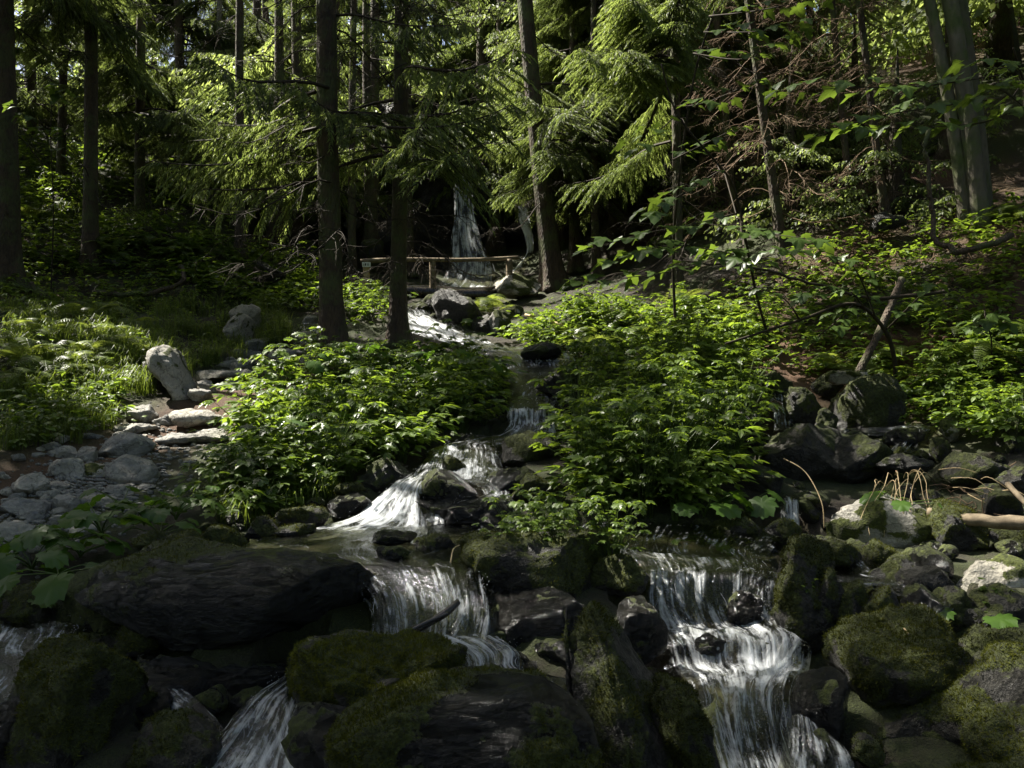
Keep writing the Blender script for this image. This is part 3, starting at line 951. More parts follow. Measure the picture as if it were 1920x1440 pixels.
def rock(name, px, py_bot, d, wpx, hpx, label, depth=None, mat=None, group=None, seed=None, fuzz=0, bury=0.12, rz=0.0, **kw):
    """a stone whose outline spans wpx x hpx photograph pixels at distance d"""
    if d is None:
        d = float(ground_hit(px, py_bot)[0])
    if seed is None:
        seed = int(px * 7 + py_bot * 3) % 9973
    w, h = wpx / F * d, hpx / F * d
    dep = depth if depth else w * 0.8
    hh = h * (1 + bury)
    W, Fa, mo, nrm = rock_geo((w, dep, hh), seed, **kw)
    if rz:
        W = W @ rotz(rz).T
    ge = Geo()
    ge.add(W, Fa)
    base = P(px, py_bot, d)
    base[2] -= h * bury
    me = ge.mesh(name, mat or M_DAMP, True, {'moss': mo})
    o = link(name, me, loc=base)
    tag(o, label, 'rock', group)
    if fuzz:
        fz = moss_fuzz(W, Fa, mo, nrm, fuzz, seed)
        if fz:
            tag(link('moss', fz, o), kind='stuff')
    return o


# --- foreground
rock('boulder', 462, 1218, 4.95, 580, 168, 'large flat wet boulder overhanging a black hollow beside the wide cascade', depth=1.25, mat=M_WET,
     sub=5, facets=7, cut=(.74, .95), rough=.06, undercut=.5, moss=.12, mgrad=-.12, square=.68, seed=47, shear=(.15, .3), bury=0.0, fuzz=6000)
rock('boulder', 240, 1240, 5.0, 190, 175, 'dark wet boulder with a thin spout falling down its edge', depth=.7, mat=M_WET, sub=4, moss=.3, square=.7, seed=12, undercut=.3)
rock('boulder', 715, 1390, 4.02, 330, 192, 'long humped boulder thick with moss beside fast white water', depth=.62, sub=5, facets=5, rough=.10, moss=.62, square=.8, seed=77, fuzz=26000, shear=(-.1, 0))
rock('boulder', 640, 1500, 3.75, 190, 190, 'dark boulder wedged under the long humped mossy boulder', depth=.5, mat=M_WET, moss=.25, square=.7, seed=78)
rock('boulder', 885, 1530, 3.5, 520, 243, 'broad rounded boulder, mossy on one side and wet and shiny on the other', depth=.75, mat=M_WET, sub=5, facets=8, cut=(.7, .95), rough=.07,
     moss=.22, mgrad=-.42, square=.72, seed=23, fuzz=20000)
# the pointed slab
def hull_rock(name, corners, label, mat, moss, seed, fuzz=0, cuts=26, rough=.02):
    """angular rock from its corner points (pixel, pixel, distance)"""
    C = np.array([P(*c) for c in corners])
    base = C.mean(0)
    base[2] = C[:, 2].min()
    bm = bmesh.new()
    for c in C - base:
        bm.verts.new(c)
    bmesh.ops.convex_hull(bm, input=bm.verts[:])
    loose = [v for v in bm.verts if not v.link_faces]
    bmesh.ops.delete(bm, geom=loose, context='VERTS')
    bmesh.ops.bevel(bm, geom=bm.edges[:], offset=.022, segments=2, affect='EDGES')
    bmesh.ops.triangulate(bm, faces=bm.faces[:])
    for it in range(6):
        long_ = [e for e in bm.edges if e.calc_length() > .035]
        if not long_ or len(bm.faces) > 14000:
            break
        bmesh.ops.subdivide_edges(bm, edges=long_, cuts=1)
        bmesh.ops.triangulate(bm, faces=[f for f in bm.faces if len(f.verts) > 3])
    bm.normal_update()
    bm.verts.index_update()
    W = np.array([v.co[:] for v in bm.verts])
    nr = np.array([v.normal[:] for v in bm.verts])
    Fa = np.array([[v.index for v in f.verts] for f in bm.faces])
    bm.free()
    q = W * 4 + seed
    W = W + nr * (rough * (1.3 * fbm(q, 4, seed, .55) + .8 * (.5 - np.abs(fbm(q * 2.1, 4, 9, .6)))))[:, None]
    mo = np.clip(moss * 1.2 - .15 + .4 * nr[:, 2] + .6 * fbm(W * 5 + seed, 4, 11), 0, 1)
    ge = Geo()
    ge.add(W, Fa)
    o = link(name, ge.mesh(name, mat, True, {'moss': mo}), loc=base)
    tag(o, label, 'rock')
    fz = moss_fuzz(W, Fa, mo, nr, fuzz, seed) if fuzz else None
    if fz:
        tag(link('moss', fz, o), kind='stuff')
    return o


hull_rock('boulder', [(1098, 1118, 3.95), (1128, 1122, 4.05), (1068, 1200, 3.85), (1062, 1330, 3.8), (1075, 1600, 3.65), (1165, 1330, 3.62), (1215, 1600, 3.45), (1230, 1280, 4.1), (1350, 1600, 3.6), (1300, 1400, 3.95), (1200, 1560, 4.4), (1110, 1500, 4.3), (1135, 1200, 3.78)],
          'tall pointed mossy slab of rock leaning beside the main cascade', M_DAMP, .42, 31, 14000)
rock('boulder', 1285, 1440, 3.75, 110, 170, 'small mossy boulder against the foot of the pointed slab', depth=.3, moss=.7, seed=32, fuzz=16000, shear=(-.4, 0))
rock('boulder', 1510, 1190, 4.95, 125, 190, 'upright mossy boulder with a tuft of leaves at the edge of the main cascade', depth=.4, sub=5, moss=.55, seed=33, fuzz=16000, square=.8)
rock('boulder', 1705, 1330, 4.35, 270, 155, 'broad mossy boulder with a dry stalk lying on it', depth=.7, sub=5, moss=.72, seed=34, fuzz=18000, square=.72, undercut=.35)
rock('boulder', 1845, 1290, 4.6, 150, 130, 'dark mossy boulder behind the broad mossy boulder', depth=.5, moss=.6, seed=35, fuzz=9000)
rock('boulder', 1865, 1480, 3.9, 280, 235, 'large dark boulder with bright moss at the stream bank', depth=.7, sub=5, moss=.6, seed=36, fuzz=14000, square=.75)
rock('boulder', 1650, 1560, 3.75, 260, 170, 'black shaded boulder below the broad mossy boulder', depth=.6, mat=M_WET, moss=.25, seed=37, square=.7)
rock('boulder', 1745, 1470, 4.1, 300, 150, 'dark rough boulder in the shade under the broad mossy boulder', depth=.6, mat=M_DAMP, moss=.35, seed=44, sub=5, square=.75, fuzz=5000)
rock('boulder', 1880, 1560, 3.45, 300, 120, 'mossy boulder low on the stream bank', depth=.5, moss=.6, seed=38, fuzz=12000)
rock('boulder', 1530, 1405, 4.1, 115, 165, 'smooth wet black boulder gleaming beside the main cascade', depth=.35, mat=M_WET, moss=.12, seed=39, rough=.04)
rock('boulder', 1545, 1420, 3.85, 60, 50, 'small grey stone behind the white spill', depth=.2, mat=M_DAMP, moss=.2, seed=40)
rock('boulder', 1620, 1440, 3.8, 60, 60, 'small mossy stone beside the white spill', depth=.2, moss=.7, seed=43, fuzz=12000)
for i, (px, py, w, h, d, lb, m) in enumerate([
    (1600, 1190, 70, 120, 4.85, 'narrow mossy stone leaning on the upright mossy boulder', .5), (1660, 1185, 75, 110, 4.8, 'mossy wedge of stone in a row of leaning stones', .55),
    (1555, 1180, 55, 110, 4.85, 'dark mossy stone squeezed beside the upright boulder', .5), (1720, 1175, 90, 85, 4.85, 'wet rounded stone with a film of water on top', .12),
    (1570, 1070, 90, 60, 5.6, 'dark stone at the top of the thin rill', .45), (1650, 1060, 80, 50, 5.7, 'mossy cushion stone above the thin rill', .75), (1690, 1100, 110, 60, 5.35, 'mossy hump among dark leaning stones', .55),
    (1740, 1120, 120, 60, 5.2, 'slanting grey slab across the thin rill', .15), (1780, 1170, 80, 70, 4.9, 'dark boulder beside the hanging leaves', .4),
    (1870, 1110, 170, 75, 5.3, 'flat pale grey stone on the stony bank', .1), (1870, 1190, 150, 90, 4.9, 'dark angular stone under the flat pale stone', .3),
    (1650, 1200, 70, 50, 4.65, 'small wet stone below the leaning stones', .3), (1600, 1230, 80, 60, 4.6, 'small dark stone where the main cascade foams', .5),
    (1398, 1168, 70, 60, 5.0, 'wet black knob of rock parting the upper step of the main cascade', .1), (1330, 1232, 70, 44, 4.72, 'wet hump under the foam of the main cascade', .05), (1440, 1245, 60, 40, 4.68, 'wet knob between foaming tongues of the main cascade', .05)]):
    rock('stone', px, py, d, w, h, lb, mat=M_DRY if 'pale grey' in lb else (M_WET if 'wet' in lb else M_DAMP), moss=m, seed=200 + i, fuzz=9000 if m > .4 else 0, lean=random.uniform(-.35, .35), bury=.3)
rock('boulder', 1660, 1020, 6.3, 210, 105, 'big pale stone with dry stems hanging over it', depth=.6, mat=M_DRY, moss=.34, seed=51, square=.75, bury=.2)
rock('boulder', 1790, 1040, 6.0, 130, 90, 'mossy cushion boulder beside the big pale stone', moss=.75, seed=52, fuzz=9000)
rock('boulder', 1900, 1040, 6.0, 90, 70, 'round mossy boulder under the bleached log', moss=.7, seed=53, fuzz=9000)
rock('boulder', 1520, 935, 7.6, 190, 130, 'large dark rounded boulder below the gully fall', depth=.8, mat=M_DAMP, moss=.32, seed=54, square=.75)
rock('boulder', 1615, 905, 7.5, 140, 90, 'dark boulder leaning behind the big pale stone', mat=M_DAMP, moss=.3, seed=55, lean=.3)
rock('boulder', 1620, 822, 8.7, 125, 115, 'tall mossy boulder lit on one edge in the gully', depth=.6, moss=.72, seed=56, square=.7, fuzz=3000)
rock('boulder', 1505, 806, 8.8, 70, 84, 'mossy boulder beside the gully fall', moss=.65, seed=57, lean=-.2)
rock('boulder', 1450, 748, 9.3, 62, 58, 'bright mossy stone above the gully fall', moss=.8, seed=58)
rock('boulder', 1555, 740, 9.6, 60, 40, 'small mossy stone above the gully', moss=.8, seed=59)
rock('boulder', 1590, 722, 9.2, 80, 26, 'flat slab lying on the tall mossy boulder', mat=M_DRY, moss=.35, seed=60, bury=.0)
rock('boulder', 1548, 815, 8.5, 42, 50, 'round mossy stone at the foot of the tall mossy boulder', moss=.8, seed=61)
rock('boulder', 1400, 930, 7.2, 120, 72, 'dark boulder under the herbs beside the gully', mat=M_DAMP, moss=.25, seed=62, square=.7)
rock('boulder', 1395, 840, 8.2, 80, 70, 'dark boulder half hidden by the shaded herbs', mat=M_DAMP, moss=.3, seed=63)
rock('boulder', 1380, 1010, 6.2, 100, 42, 'low mossy stone at the edge of the rippling shallows', moss=.75, seed=64, fuzz=7000)
rock('boulder', 1470, 1010, 6.0, 70, 30, 'mossy cushion stone in front of the little spout', moss=.8, seed=65, fuzz=7000)
rock('boulder', 1700, 835, 8.0, 85, 40, 'wet stone gleaming white on the shaded bank', mat=M_WET, moss=.05, seed=66)
rock('boulder', 1785, 825, 7.9, 60, 42, 'pale angular stone lit by a spot of sun', mat=M_DRY, moss=.25, seed=67, lean=-.35)
rock('boulder', 1762, 860, 7.6, 45, 42, 'small stone topped with bright yellow-green moss', moss=.9, seed=68)
rock('boulder', 1695, 885, 7.2, 100, 32, 'long dark flat stone above the dry stems', mat=M_DAMP, moss=.2, seed=69)
rock('boulder', 1900, 865, 7.4, 60, 80, 'tall mossy stone at the foot of the bank', moss=.6, seed=70)
rock('boulder', 1905, 930, 6.6, 90, 60, 'grey rounded stone above the bleached log', mat=M_DAMP, moss=.15, seed=71)
rock('boulder', 1820, 900, 7.0, 120, 55, 'low mossy boulder in deep shade', moss=.6, seed=72)

# --- the pool and the steps above it
rock('boulder', 838, 952, 6.72, 112, 76, 'smooth round wet boulder splitting the stream', depth=.5, mat=M_WET, moss=.12, seed=81, rough=.04, sub=5)
rock('boulder', 880, 992, 6.45, 215, 50, 'flat wet ledge stone dripping into the pool', depth=.5, mat=M_WET, moss=.12, seed=82, square=.6, sub=5, flat_top=.4)
rock('boulder', 848, 888, 7.3, 50, 34, 'small mossy stone standing in the water step', moss=.7, seed=83, fuzz=6000)
rock('boulder', 955, 925, 7.0, 110, 58, 'wet boulder beside the round boulder splitting the stream', mat=M_WET, moss=.3, seed=84)
rock('boulder', 992, 878, 7.7, 120, 62, 'mossy boulder under the water step', moss=.6, seed=85, fuzz=5000, square=.75)
rock('boulder', 1000, 935, 6.8, 90, 40, 'mossy flat stone below the shaded herbs', moss=.6, seed=86, fuzz=5000)
rock('boulder', 720, 935, 7.1, 110, 72, 'dark round boulder beside the white chute', mat=M_DAMP, moss=.3, seed=87)
rock('boulder', 660, 932, 6.75, 62, 28, 'small stone capped with sunny yellow moss', moss=.95, seed=88, fuzz=6000)
rock('boulder', 655, 965, 6.5, 90, 40, 'dark wet stone at the foot of the white chute', mat=M_WET, moss=.2, seed=89)
for i, (px, py, w, h, d, m) in enumerate([(418, 1030, 85, 46, 5.75, .9), (490, 1008, 70, 40, 6.0, .7), (568, 985, 95, 36, 6.2, .7), (552, 1006, 70, 22, 5.9, .7), (450, 985, 60, 30, 6.4, .6),
                                           (350, 1035, 90, 36, 5.6, .6), (290, 1035, 90, 30, 5.6, .4)]):
    rock('stone', px, py, d, w, h, 'low mossy cushion stone on the bank of the dark pool', group='mossy stones edging the dark pool', moss=m, seed=300 + i, fuzz=9000)
rock('boulder', 1030, 1120, 5.25, 330, 105, 'dark island rock overgrown with herbs between the two cascades', depth=.8, mat=M_DAMP, moss=.55, seed=90, sub=5, square=.7, fuzz=5000)
rock('boulder', 1010, 1215, 4.85, 210, 130, 'black overhanging rock under the island herbs', depth=.5, mat=M_WET, moss=.2, seed=91, square=.7)
rock('boulder', 905, 1040, 5.5, 90, 45, 'mossy rock at the lip of the wide cascade', moss=.6, seed=92, fuzz=8000)
rock('boulder', 820, 1035, 5.45, 90, 30, 'wet mossy stone breaking the pool surface', mat=M_WET, moss=.4, seed=93, fuzz=6000)
rock('boulder', 740, 1020, 5.6, 90, 20, 'flat wet stone just above the pool surface', mat=M_WET, moss=.1, seed=94)
rock('boulder', 735, 1050, 5.15, 70, 24, 'small dark stone where the pool spills over', mat=M_WET, moss=.35, seed=95)
rock('boulder', 935, 1085, 5.05, 100, 34, 'dark stone at the corner of the wide cascade', mat=M_WET, moss=.4, seed=96)
rock('boulder', 1060, 1250, 4.5, 150, 60, 'wet black rock behind the shallow pool', mat=M_WET, moss=.15, seed=97)
rock('boulder', 1165, 1110, 5.1, 100, 75, 'dark mossy rock beside the top of the main cascade', moss=.5, seed=98, fuzz=8000)
rock('boulder', 1195, 1230, 4.6, 110, 130, 'wet rock face along the main cascade', mat=M_WET, moss=.15, seed=99)
rock('boulder', 1090, 1290, 4.2, 60, 35, 'small dark stone at the edge of the shallow pool', mat=M_WET, moss=.2, seed=100)
# --- left foreground
rock('boulder', 150, 1470, 3.9, 235, 250, 'mossy slab sloping beside the shallow run of water', depth=.6, mat=M_DAMP, sub=5, moss=.5, seed=111, square=.75, fuzz=14000, lean=.15)
rock('boulder', 330, 1450, 3.75, 170, 110, 'mossy boulder in front of the narrow trickle', moss=.6, seed=112, fuzz=14000)
rock('boulder', 270, 1360, 4.1, 120, 80, 'wet dark boulder in the narrow trickle', mat=M_WET, moss=.2, seed=113)
rock('boulder', 185, 1225, 4.65, 110, 46, 'mossy cushion stone below the thin spout', moss=.7, seed=114, fuzz=9000)
rock('boulder', 250, 1222, 4.6, 80, 50, 'mossy lump with fern-like moss below the flat boulder', moss=.85, seed=115, fuzz=14000)
rock('boulder', 185, 1265, 4.4, 70, 38, 'mossy stone in the middle of the shallow run', moss=.8, seed=116, fuzz=9000)
rock('boulder', 60, 1180, 4.95, 130, 90, 'mossy bank stone under the big leaves', moss=.55, seed=117, fuzz=6000)
rock('boulder', 300, 1300, 4.45, 260, 70, 'wet dark rock apron in the hollow below the flat boulder', mat=M_WET, moss=.15, seed=118, square=.7)
rock('boulder', 500, 1300, 4.5, 200, 70, 'black wet rock in the hollow beside fast water', mat=M_WET, moss=.1, seed=119, square=.7)
rock('boulder', 30, 1440, 3.75, 130, 120, 'wet rock under the sliding sheet of water', mat=M_WET, moss=.1, seed=120)

# --- upper stream boulders
rock('boulder', 780, 598, 14.6, 62, 34, 'small mossy boulder under the footbridge log', moss=.5, seed=131)
rock('boulder', 818, 590, 14.8, 60, 45, 'pointed mossy boulder below the footbridge', moss=.45, seed=132)
rock('boulder', 862, 622, 14.1, 120, 66, 'big slanting boulder at the head of the sunlit cascade', moss=.35, seed=133, lean=.45, square=.75)
rock('boulder', 905, 640, 13.7, 60, 46, 'dark boulder at the lower end of the slanting boulder', mat=M_DAMP, moss=.2, seed=134)
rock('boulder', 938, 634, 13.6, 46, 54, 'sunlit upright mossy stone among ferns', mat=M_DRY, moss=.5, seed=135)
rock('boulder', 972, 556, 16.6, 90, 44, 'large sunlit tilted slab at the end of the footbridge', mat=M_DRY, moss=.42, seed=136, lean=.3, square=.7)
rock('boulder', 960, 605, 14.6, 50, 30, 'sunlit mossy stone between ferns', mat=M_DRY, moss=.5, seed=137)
rock('boulder', 1010, 680, 11.3, 90, 40, 'dark boulder by the hidden stretch of stream', mat=M_DAMP, moss=.3, seed=138)
rock('boulder', 1060, 745, 9.9, 120, 70, 'dark boulder in the shade of the herbs above the water steps', mat=M_DAMP, moss=.2, seed=139)
rock('boulder', 700, 480, 19, 45, 34, 'mossy boulder beyond the marked post', moss=.7, seed=140)
rock('boulder', 880, 850, 8.6, 90, 40, 'black boulder under the hanging bank', mat=M_DAMP, moss=.1, seed=141)
rock('boulder', 770, 845, 8.3, 70, 50, 'mossy boulder at the corner of the middle water step', moss=.5, seed=142)

# --- path: stones, steps and slabs
for i, (px, py, w, h, m, lb) in enumerate([
    (230, 852, 105, 44, .05, 'large smooth oval stone on the stony path'), (250, 896, 95, 50, .08, 'rounded slab stone at the bend of the stony path'),
    (130, 892, 62, 44, .1, 'angular brownish stone on the stony path'), (165, 862, 52, 34, .05, 'smooth round stone touching the large oval stone'),
    (118, 856, 60, 22, .1, 'flat dark path stone'), (95, 845, 38, 20, .05, 'small grey path stone'), (73, 858, 24, 16, .05, 'little pale path stone'),
    (180, 890, 50, 34, .15, 'mossy-edged stone between two path stones'), (48, 925, 88, 46, .05, 'broad grey path slab'), (45, 962, 90, 34, .05, 'sloping grey path slab'),
    (92, 935, 36, 24, .1, 'squat brown path stone'), (108, 918, 52, 20, .1, 'low dark path stone'), (125, 955, 90, 30, .05, 'long dark curved path stone'),
    (70, 975, 50, 26, .05, 'rounded path stone beside the long curved stone'), (185, 945, 60, 24, .05, 'flat path stone with gravel round it'), (215, 925, 60, 20, .05, 'thin flat path stone'),
    (130, 985, 70, 28, .05, 'path stone near the big leaves'), (25, 1010, 80, 40, .05, 'big pale stone at the lower end of the path'), (60, 1030, 70, 30, .05, 'pale stone under the drooping leaves'),
    (20, 1060, 60, 36, .1, 'greenish pale stone at the lower end of the path'), (270, 790, 62, 44, .02, 'flat sunlit path slab'), (372, 792, 105, 30, .02, 'brilliant sunlit path slab'),
    (312, 796, 46, 22, .03, 'small sunlit path stone'), (255, 806, 70, 20, .05, 'shaded path stone below the sunlit slab'), (330, 830, 80, 20, .1, 'flat earth-coloured path stone'),
    (395, 825, 80, 20, .1, 'half buried flat stone beside the herbs'), (175, 822, 44, 16, .1, 'small flat stone at the grassy edge'), (150, 800, 40, 28, .3, 'dark stone in the grassy edge'),
    (410, 716, 130, 20, .05, 'long slab forming a step of the path'), (375, 750, 46, 34, .05, 'block stone below the long step slab'), (435, 730, 60, 22, .1, 'rounded slab under the long step slab'),
    (390, 735, 40, 30, .1, 'dark block beside the long step slab'), (450, 695, 60, 20, .1, 'low step stone of the upper path'), (480, 655, 44, 24, .1, 'grey stone beside the upper path'),
    (465, 672, 50, 18, .1, 'dark flat stone of the upper path'), (490, 645, 40, 16, .1, 'small step stone near the thicker spruce'), (575, 640, 44, 22, .1, 'stone beside the rill near the thicker spruce'),
    (545, 668, 60, 16, .1, 'flat stone at the foot of the thicker spruce'), (440, 690, 70, 14, .1, 'thin stone edge of the path steps')]):
    rock('stone', px, py, None, w * 1.05, h * .74, lb, mat=M_DRY, moss=m if m > .12 else 0, seed=400 + i, bury=.55, facets=8, cut=(.5, .85), square=.8, lean=random.uniform(-.12, .12))
rock('boulder', 322, 755, 9.9, 46, 112, 'tall leaning plate of grey rock beside the path', depth=.55, mat=M_DRY, moss=.12, seed=151, lean=-.42, square=.6, bury=.1, facets=4)
rock('boulder', 300, 735, 10.1, 46, 78, 'mossy earth-backed rock behind the leaning plate', mat=M_DAMP, moss=.5, seed=152, lean=-.3)
rock('boulder', 465, 612, 13.6, 62, 40, 'slanting slab on the bank above the path', mat=M_DRY, moss=.2, seed=153, lean=.5, square=.6)
rock('boulder', 450, 638, 12.8, 50, 44, 'layered rock jutting from the bank above the path', mat=M_DRY, moss=.2, seed=154, lean=.5, square=.6)
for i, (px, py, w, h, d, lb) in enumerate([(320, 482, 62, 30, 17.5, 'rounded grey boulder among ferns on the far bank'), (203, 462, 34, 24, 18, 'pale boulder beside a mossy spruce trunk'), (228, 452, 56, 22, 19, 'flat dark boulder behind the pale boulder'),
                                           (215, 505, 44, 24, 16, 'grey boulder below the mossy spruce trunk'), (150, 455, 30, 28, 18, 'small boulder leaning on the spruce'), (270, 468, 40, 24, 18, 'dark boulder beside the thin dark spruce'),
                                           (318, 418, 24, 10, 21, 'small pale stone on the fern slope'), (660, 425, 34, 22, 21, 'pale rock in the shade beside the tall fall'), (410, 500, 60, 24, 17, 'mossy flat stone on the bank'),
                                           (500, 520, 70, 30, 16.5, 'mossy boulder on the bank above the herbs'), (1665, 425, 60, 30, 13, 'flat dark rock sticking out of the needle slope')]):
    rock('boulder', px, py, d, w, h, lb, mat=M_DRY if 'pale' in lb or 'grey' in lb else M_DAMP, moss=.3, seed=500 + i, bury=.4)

# --- loose stones along the water (shared meshes)
STONES = []
for k in range(9):
    W, Fa, mo, nrm = rock_geo((1, random.uniform(.7, 1), random.uniform(.45, .75)), 700 + k, sub=3, moss=(.0, .35, .65)[k % 3], facets=7)
    ge = Geo()
    ge.add(W, Fa)
    STONES.append(ge.mesh('stone', (M_WET, M_WET, M_DAMP)[k % 3], True, {'moss': mo}))
DRYST = []
for k in range(4):
    W, Fa, mo, nrm = rock_geo((1, random.uniform(.7, 1), random.uniform(.4, .6)), 760 + k, sub=3, moss=0, facets=8)
    ge = Geo()
    ge.add(W, Fa)
    DRYST.append(ge.mesh('stone', M_DRY, True, {'moss': mo}))
STONE_TEXT = {'wide_cascade': 'small wet stone at the edge of the wide curtain cascade', 'apron': 'small wet stone round the shallow pool below the curtain cascade',
              'main_cascade': 'small wet stone along the main foaming cascade', 'dark_pool': 'small stone on the rim of the dark pool', 'broad_shallows': 'small stone in the rippling shallows',
              'white_chute': 'small stone beside the brilliant white chute', 'middle_step': 'small stone beside the low water step', 'twin_step': 'small stone by the double water step',
              'rushing_chute': 'small wet stone beside the fast white water', 'left_run': 'small stone in the shallow run by the mossy slab', 'right_rill': 'small dark stone in the thin rill',
              'upper_cascade': 'small stone beside the sunlit cascade', 'hidden_reach': 'small stone in the stream behind the herbs', 'gleaming_seep': 'small dark stone on the gleaming seep',
              'gully_fall': 'small stone in the shaded gully', 'stone_trickle': 'small wet stone in the narrow trickle'}
for nm, txt in STONE_TEXT.items():
    G = GRIDS[nm]['G']
    n = int(np.clip(GRIDS[nm]['v'].max() * 4, 4, 9))
    for k in range(n):
        v = random.randrange(len(G))
        side = random.random() < .5
        e = G[v, 0] if side else G[v, -1]
        inn = G[v, 1] if side else G[v, -2]
        s = random.uniform(.09, .24) * (1 if e[1] < 9 else 1.5)
        off = random.uniform(-.02, .14)
        p = e + (e - inn) / (np.linalg.norm(e - inn) + 1e-9) * off
        z = max(gz(p[0], p[1])[0], e[2] - .1) - s * .22
        o = link('stone', random.choice(STONES), loc=(p[0], p[1], z), rot=(random.uniform(-.25, .25), random.uniform(-.25, .25), random.uniform(0, 6.3)), scale=s)
        tag(o, txt, 'rock', 'loose stones: ' + txt)
r_ = np.random.default_rng(5)
for poly, n, txt, smin, smax in [([(1380, 830), (1920, 860), (1920, 1250), (1560, 1200), (1500, 1000)], 60, 'mossy stone among the rubble of the shaded stony bank', .10, .34),
                                 ([(0, 830), (240, 800), (330, 860), (240, 980), (0, 1080)], 44, 'small loose stone on the stony path', .06, .2),
                                 ([(380, 1000), (700, 930), (640, 985), (430, 1040)], 16, 'mossy stone at the grassy edge of the dark pool', .08, .2),
                                 ([(420, 660), (600, 600), (600, 680), (440, 720)], 18, 'grey stone beside the upper path near the thicker spruce', .12, .3),
                                 ([(1100, 960), (1400, 960), (1440, 1030), (1120, 1030)], 14, 'wet stone in the bed above the main cascade', .08, .2)]:
    pl = np.array(poly)
    k = 0
    while k < n:
        px, py = r_.uniform(pl[:, 0].min(), pl[:, 0].max()), r_.uniform(pl[:, 1].min(), pl[:, 1].max())
        inside = False
        for i in range(len(poly)):
            (x0, y0), (x1, y1) = poly[i], poly[(i + 1) % len(poly)]
            if (y0 > py) != (y1 > py) and px < (x1 - x0) * (py - y0) / (y1 - y0) + x0:
                inside = not inside
        if not inside:
            continue
        k += 1
        d = ground_hit(px, py)[0]
        sz = smin + (smax - smin) * r_.random() ** 2
        path_ = 'path' in txt
        o = link('stone', STONES[(k * 3 + (0 if path_ else 1 + k % 2)) % 9] if not path_ else DRYST[k % 4], loc=((px - 960) / F * d, d, gz((px - 960) / F * d, d)[0] - sz * .18), rot=(r_.uniform(-.3, .3), r_.uniform(-.3, .3), r_.uniform(0, 6.3)), scale=sz)
        tag(o, txt, 'rock', 'stones: ' + txt)
# gravel on the path
ge = Geo()
V0, F0 = ICO[3] if False else ico(1)
n = 1500
px = rng.normal(170, 110, n)
py = 985 - (px - 0) * .38 + rng.normal(0, 40, n)
dd = ground_hit(px, py)
T = np.stack([(px - 960) / F * dd, dd, gz((px - 960) / F * dd, dd) + .004], -1)
R = np.stack([np.diag(rng.uniform(.008, .035) * np.array([1, rng.uniform(.6, 1), rng.uniform(.4, .7)])) for _ in range(n)])
ge.many(V0, F0, R, T)
tag(link('gravel', ge.mesh('gravel', M_DRY, False)), 'loose grey gravel between the path stones', 'gravel', kind='stuff')

# --- the cliff behind the tall fall
nx_, nz_ = 90, 60
X, Z = np.meshgrid(np.linspace(-5.5, 3.6, nx_), np.linspace(2.6, 9.0, nz_))
q = np.stack([X, np.zeros_like(X), Z], -1)
Y = 20.9 + 0.35 * (Z - 3.5) * .45 + .55 * fbm(q * .6, 4, 2) + .18 * fbm(q * 2.3, 4, 7) + np.round(Z * 1.6 + .6 * vnoise(q * .9, 3)) * .10
Y += np.clip(np.abs(X + 1.0) - 2.8, 0, 9) * .6
ge = Geo()
I = np.arange(nx_ - 1)[None] + np.arange(nz_ - 1)[:, None] * nx_
ge.add(np.stack([X, Y, Z], -1).reshape(-1, 3), np.stack([I, I + 1, I + nx_ + 1, I + nx_], -1).reshape(-1, 4))
mo = np.clip(.15 + .7 * fbm(q * .7, 4, 5), 0, 1) * np.clip((np.abs(X + .8) - .8), 0, 1)
cl = link('cliff', ge.mesh('cliff', M_DAMP, True, {'moss': mo.ravel()}))
tag(cl, 'dark wet rock cliff behind the tall waterfall', 'cliff', kind='structure')

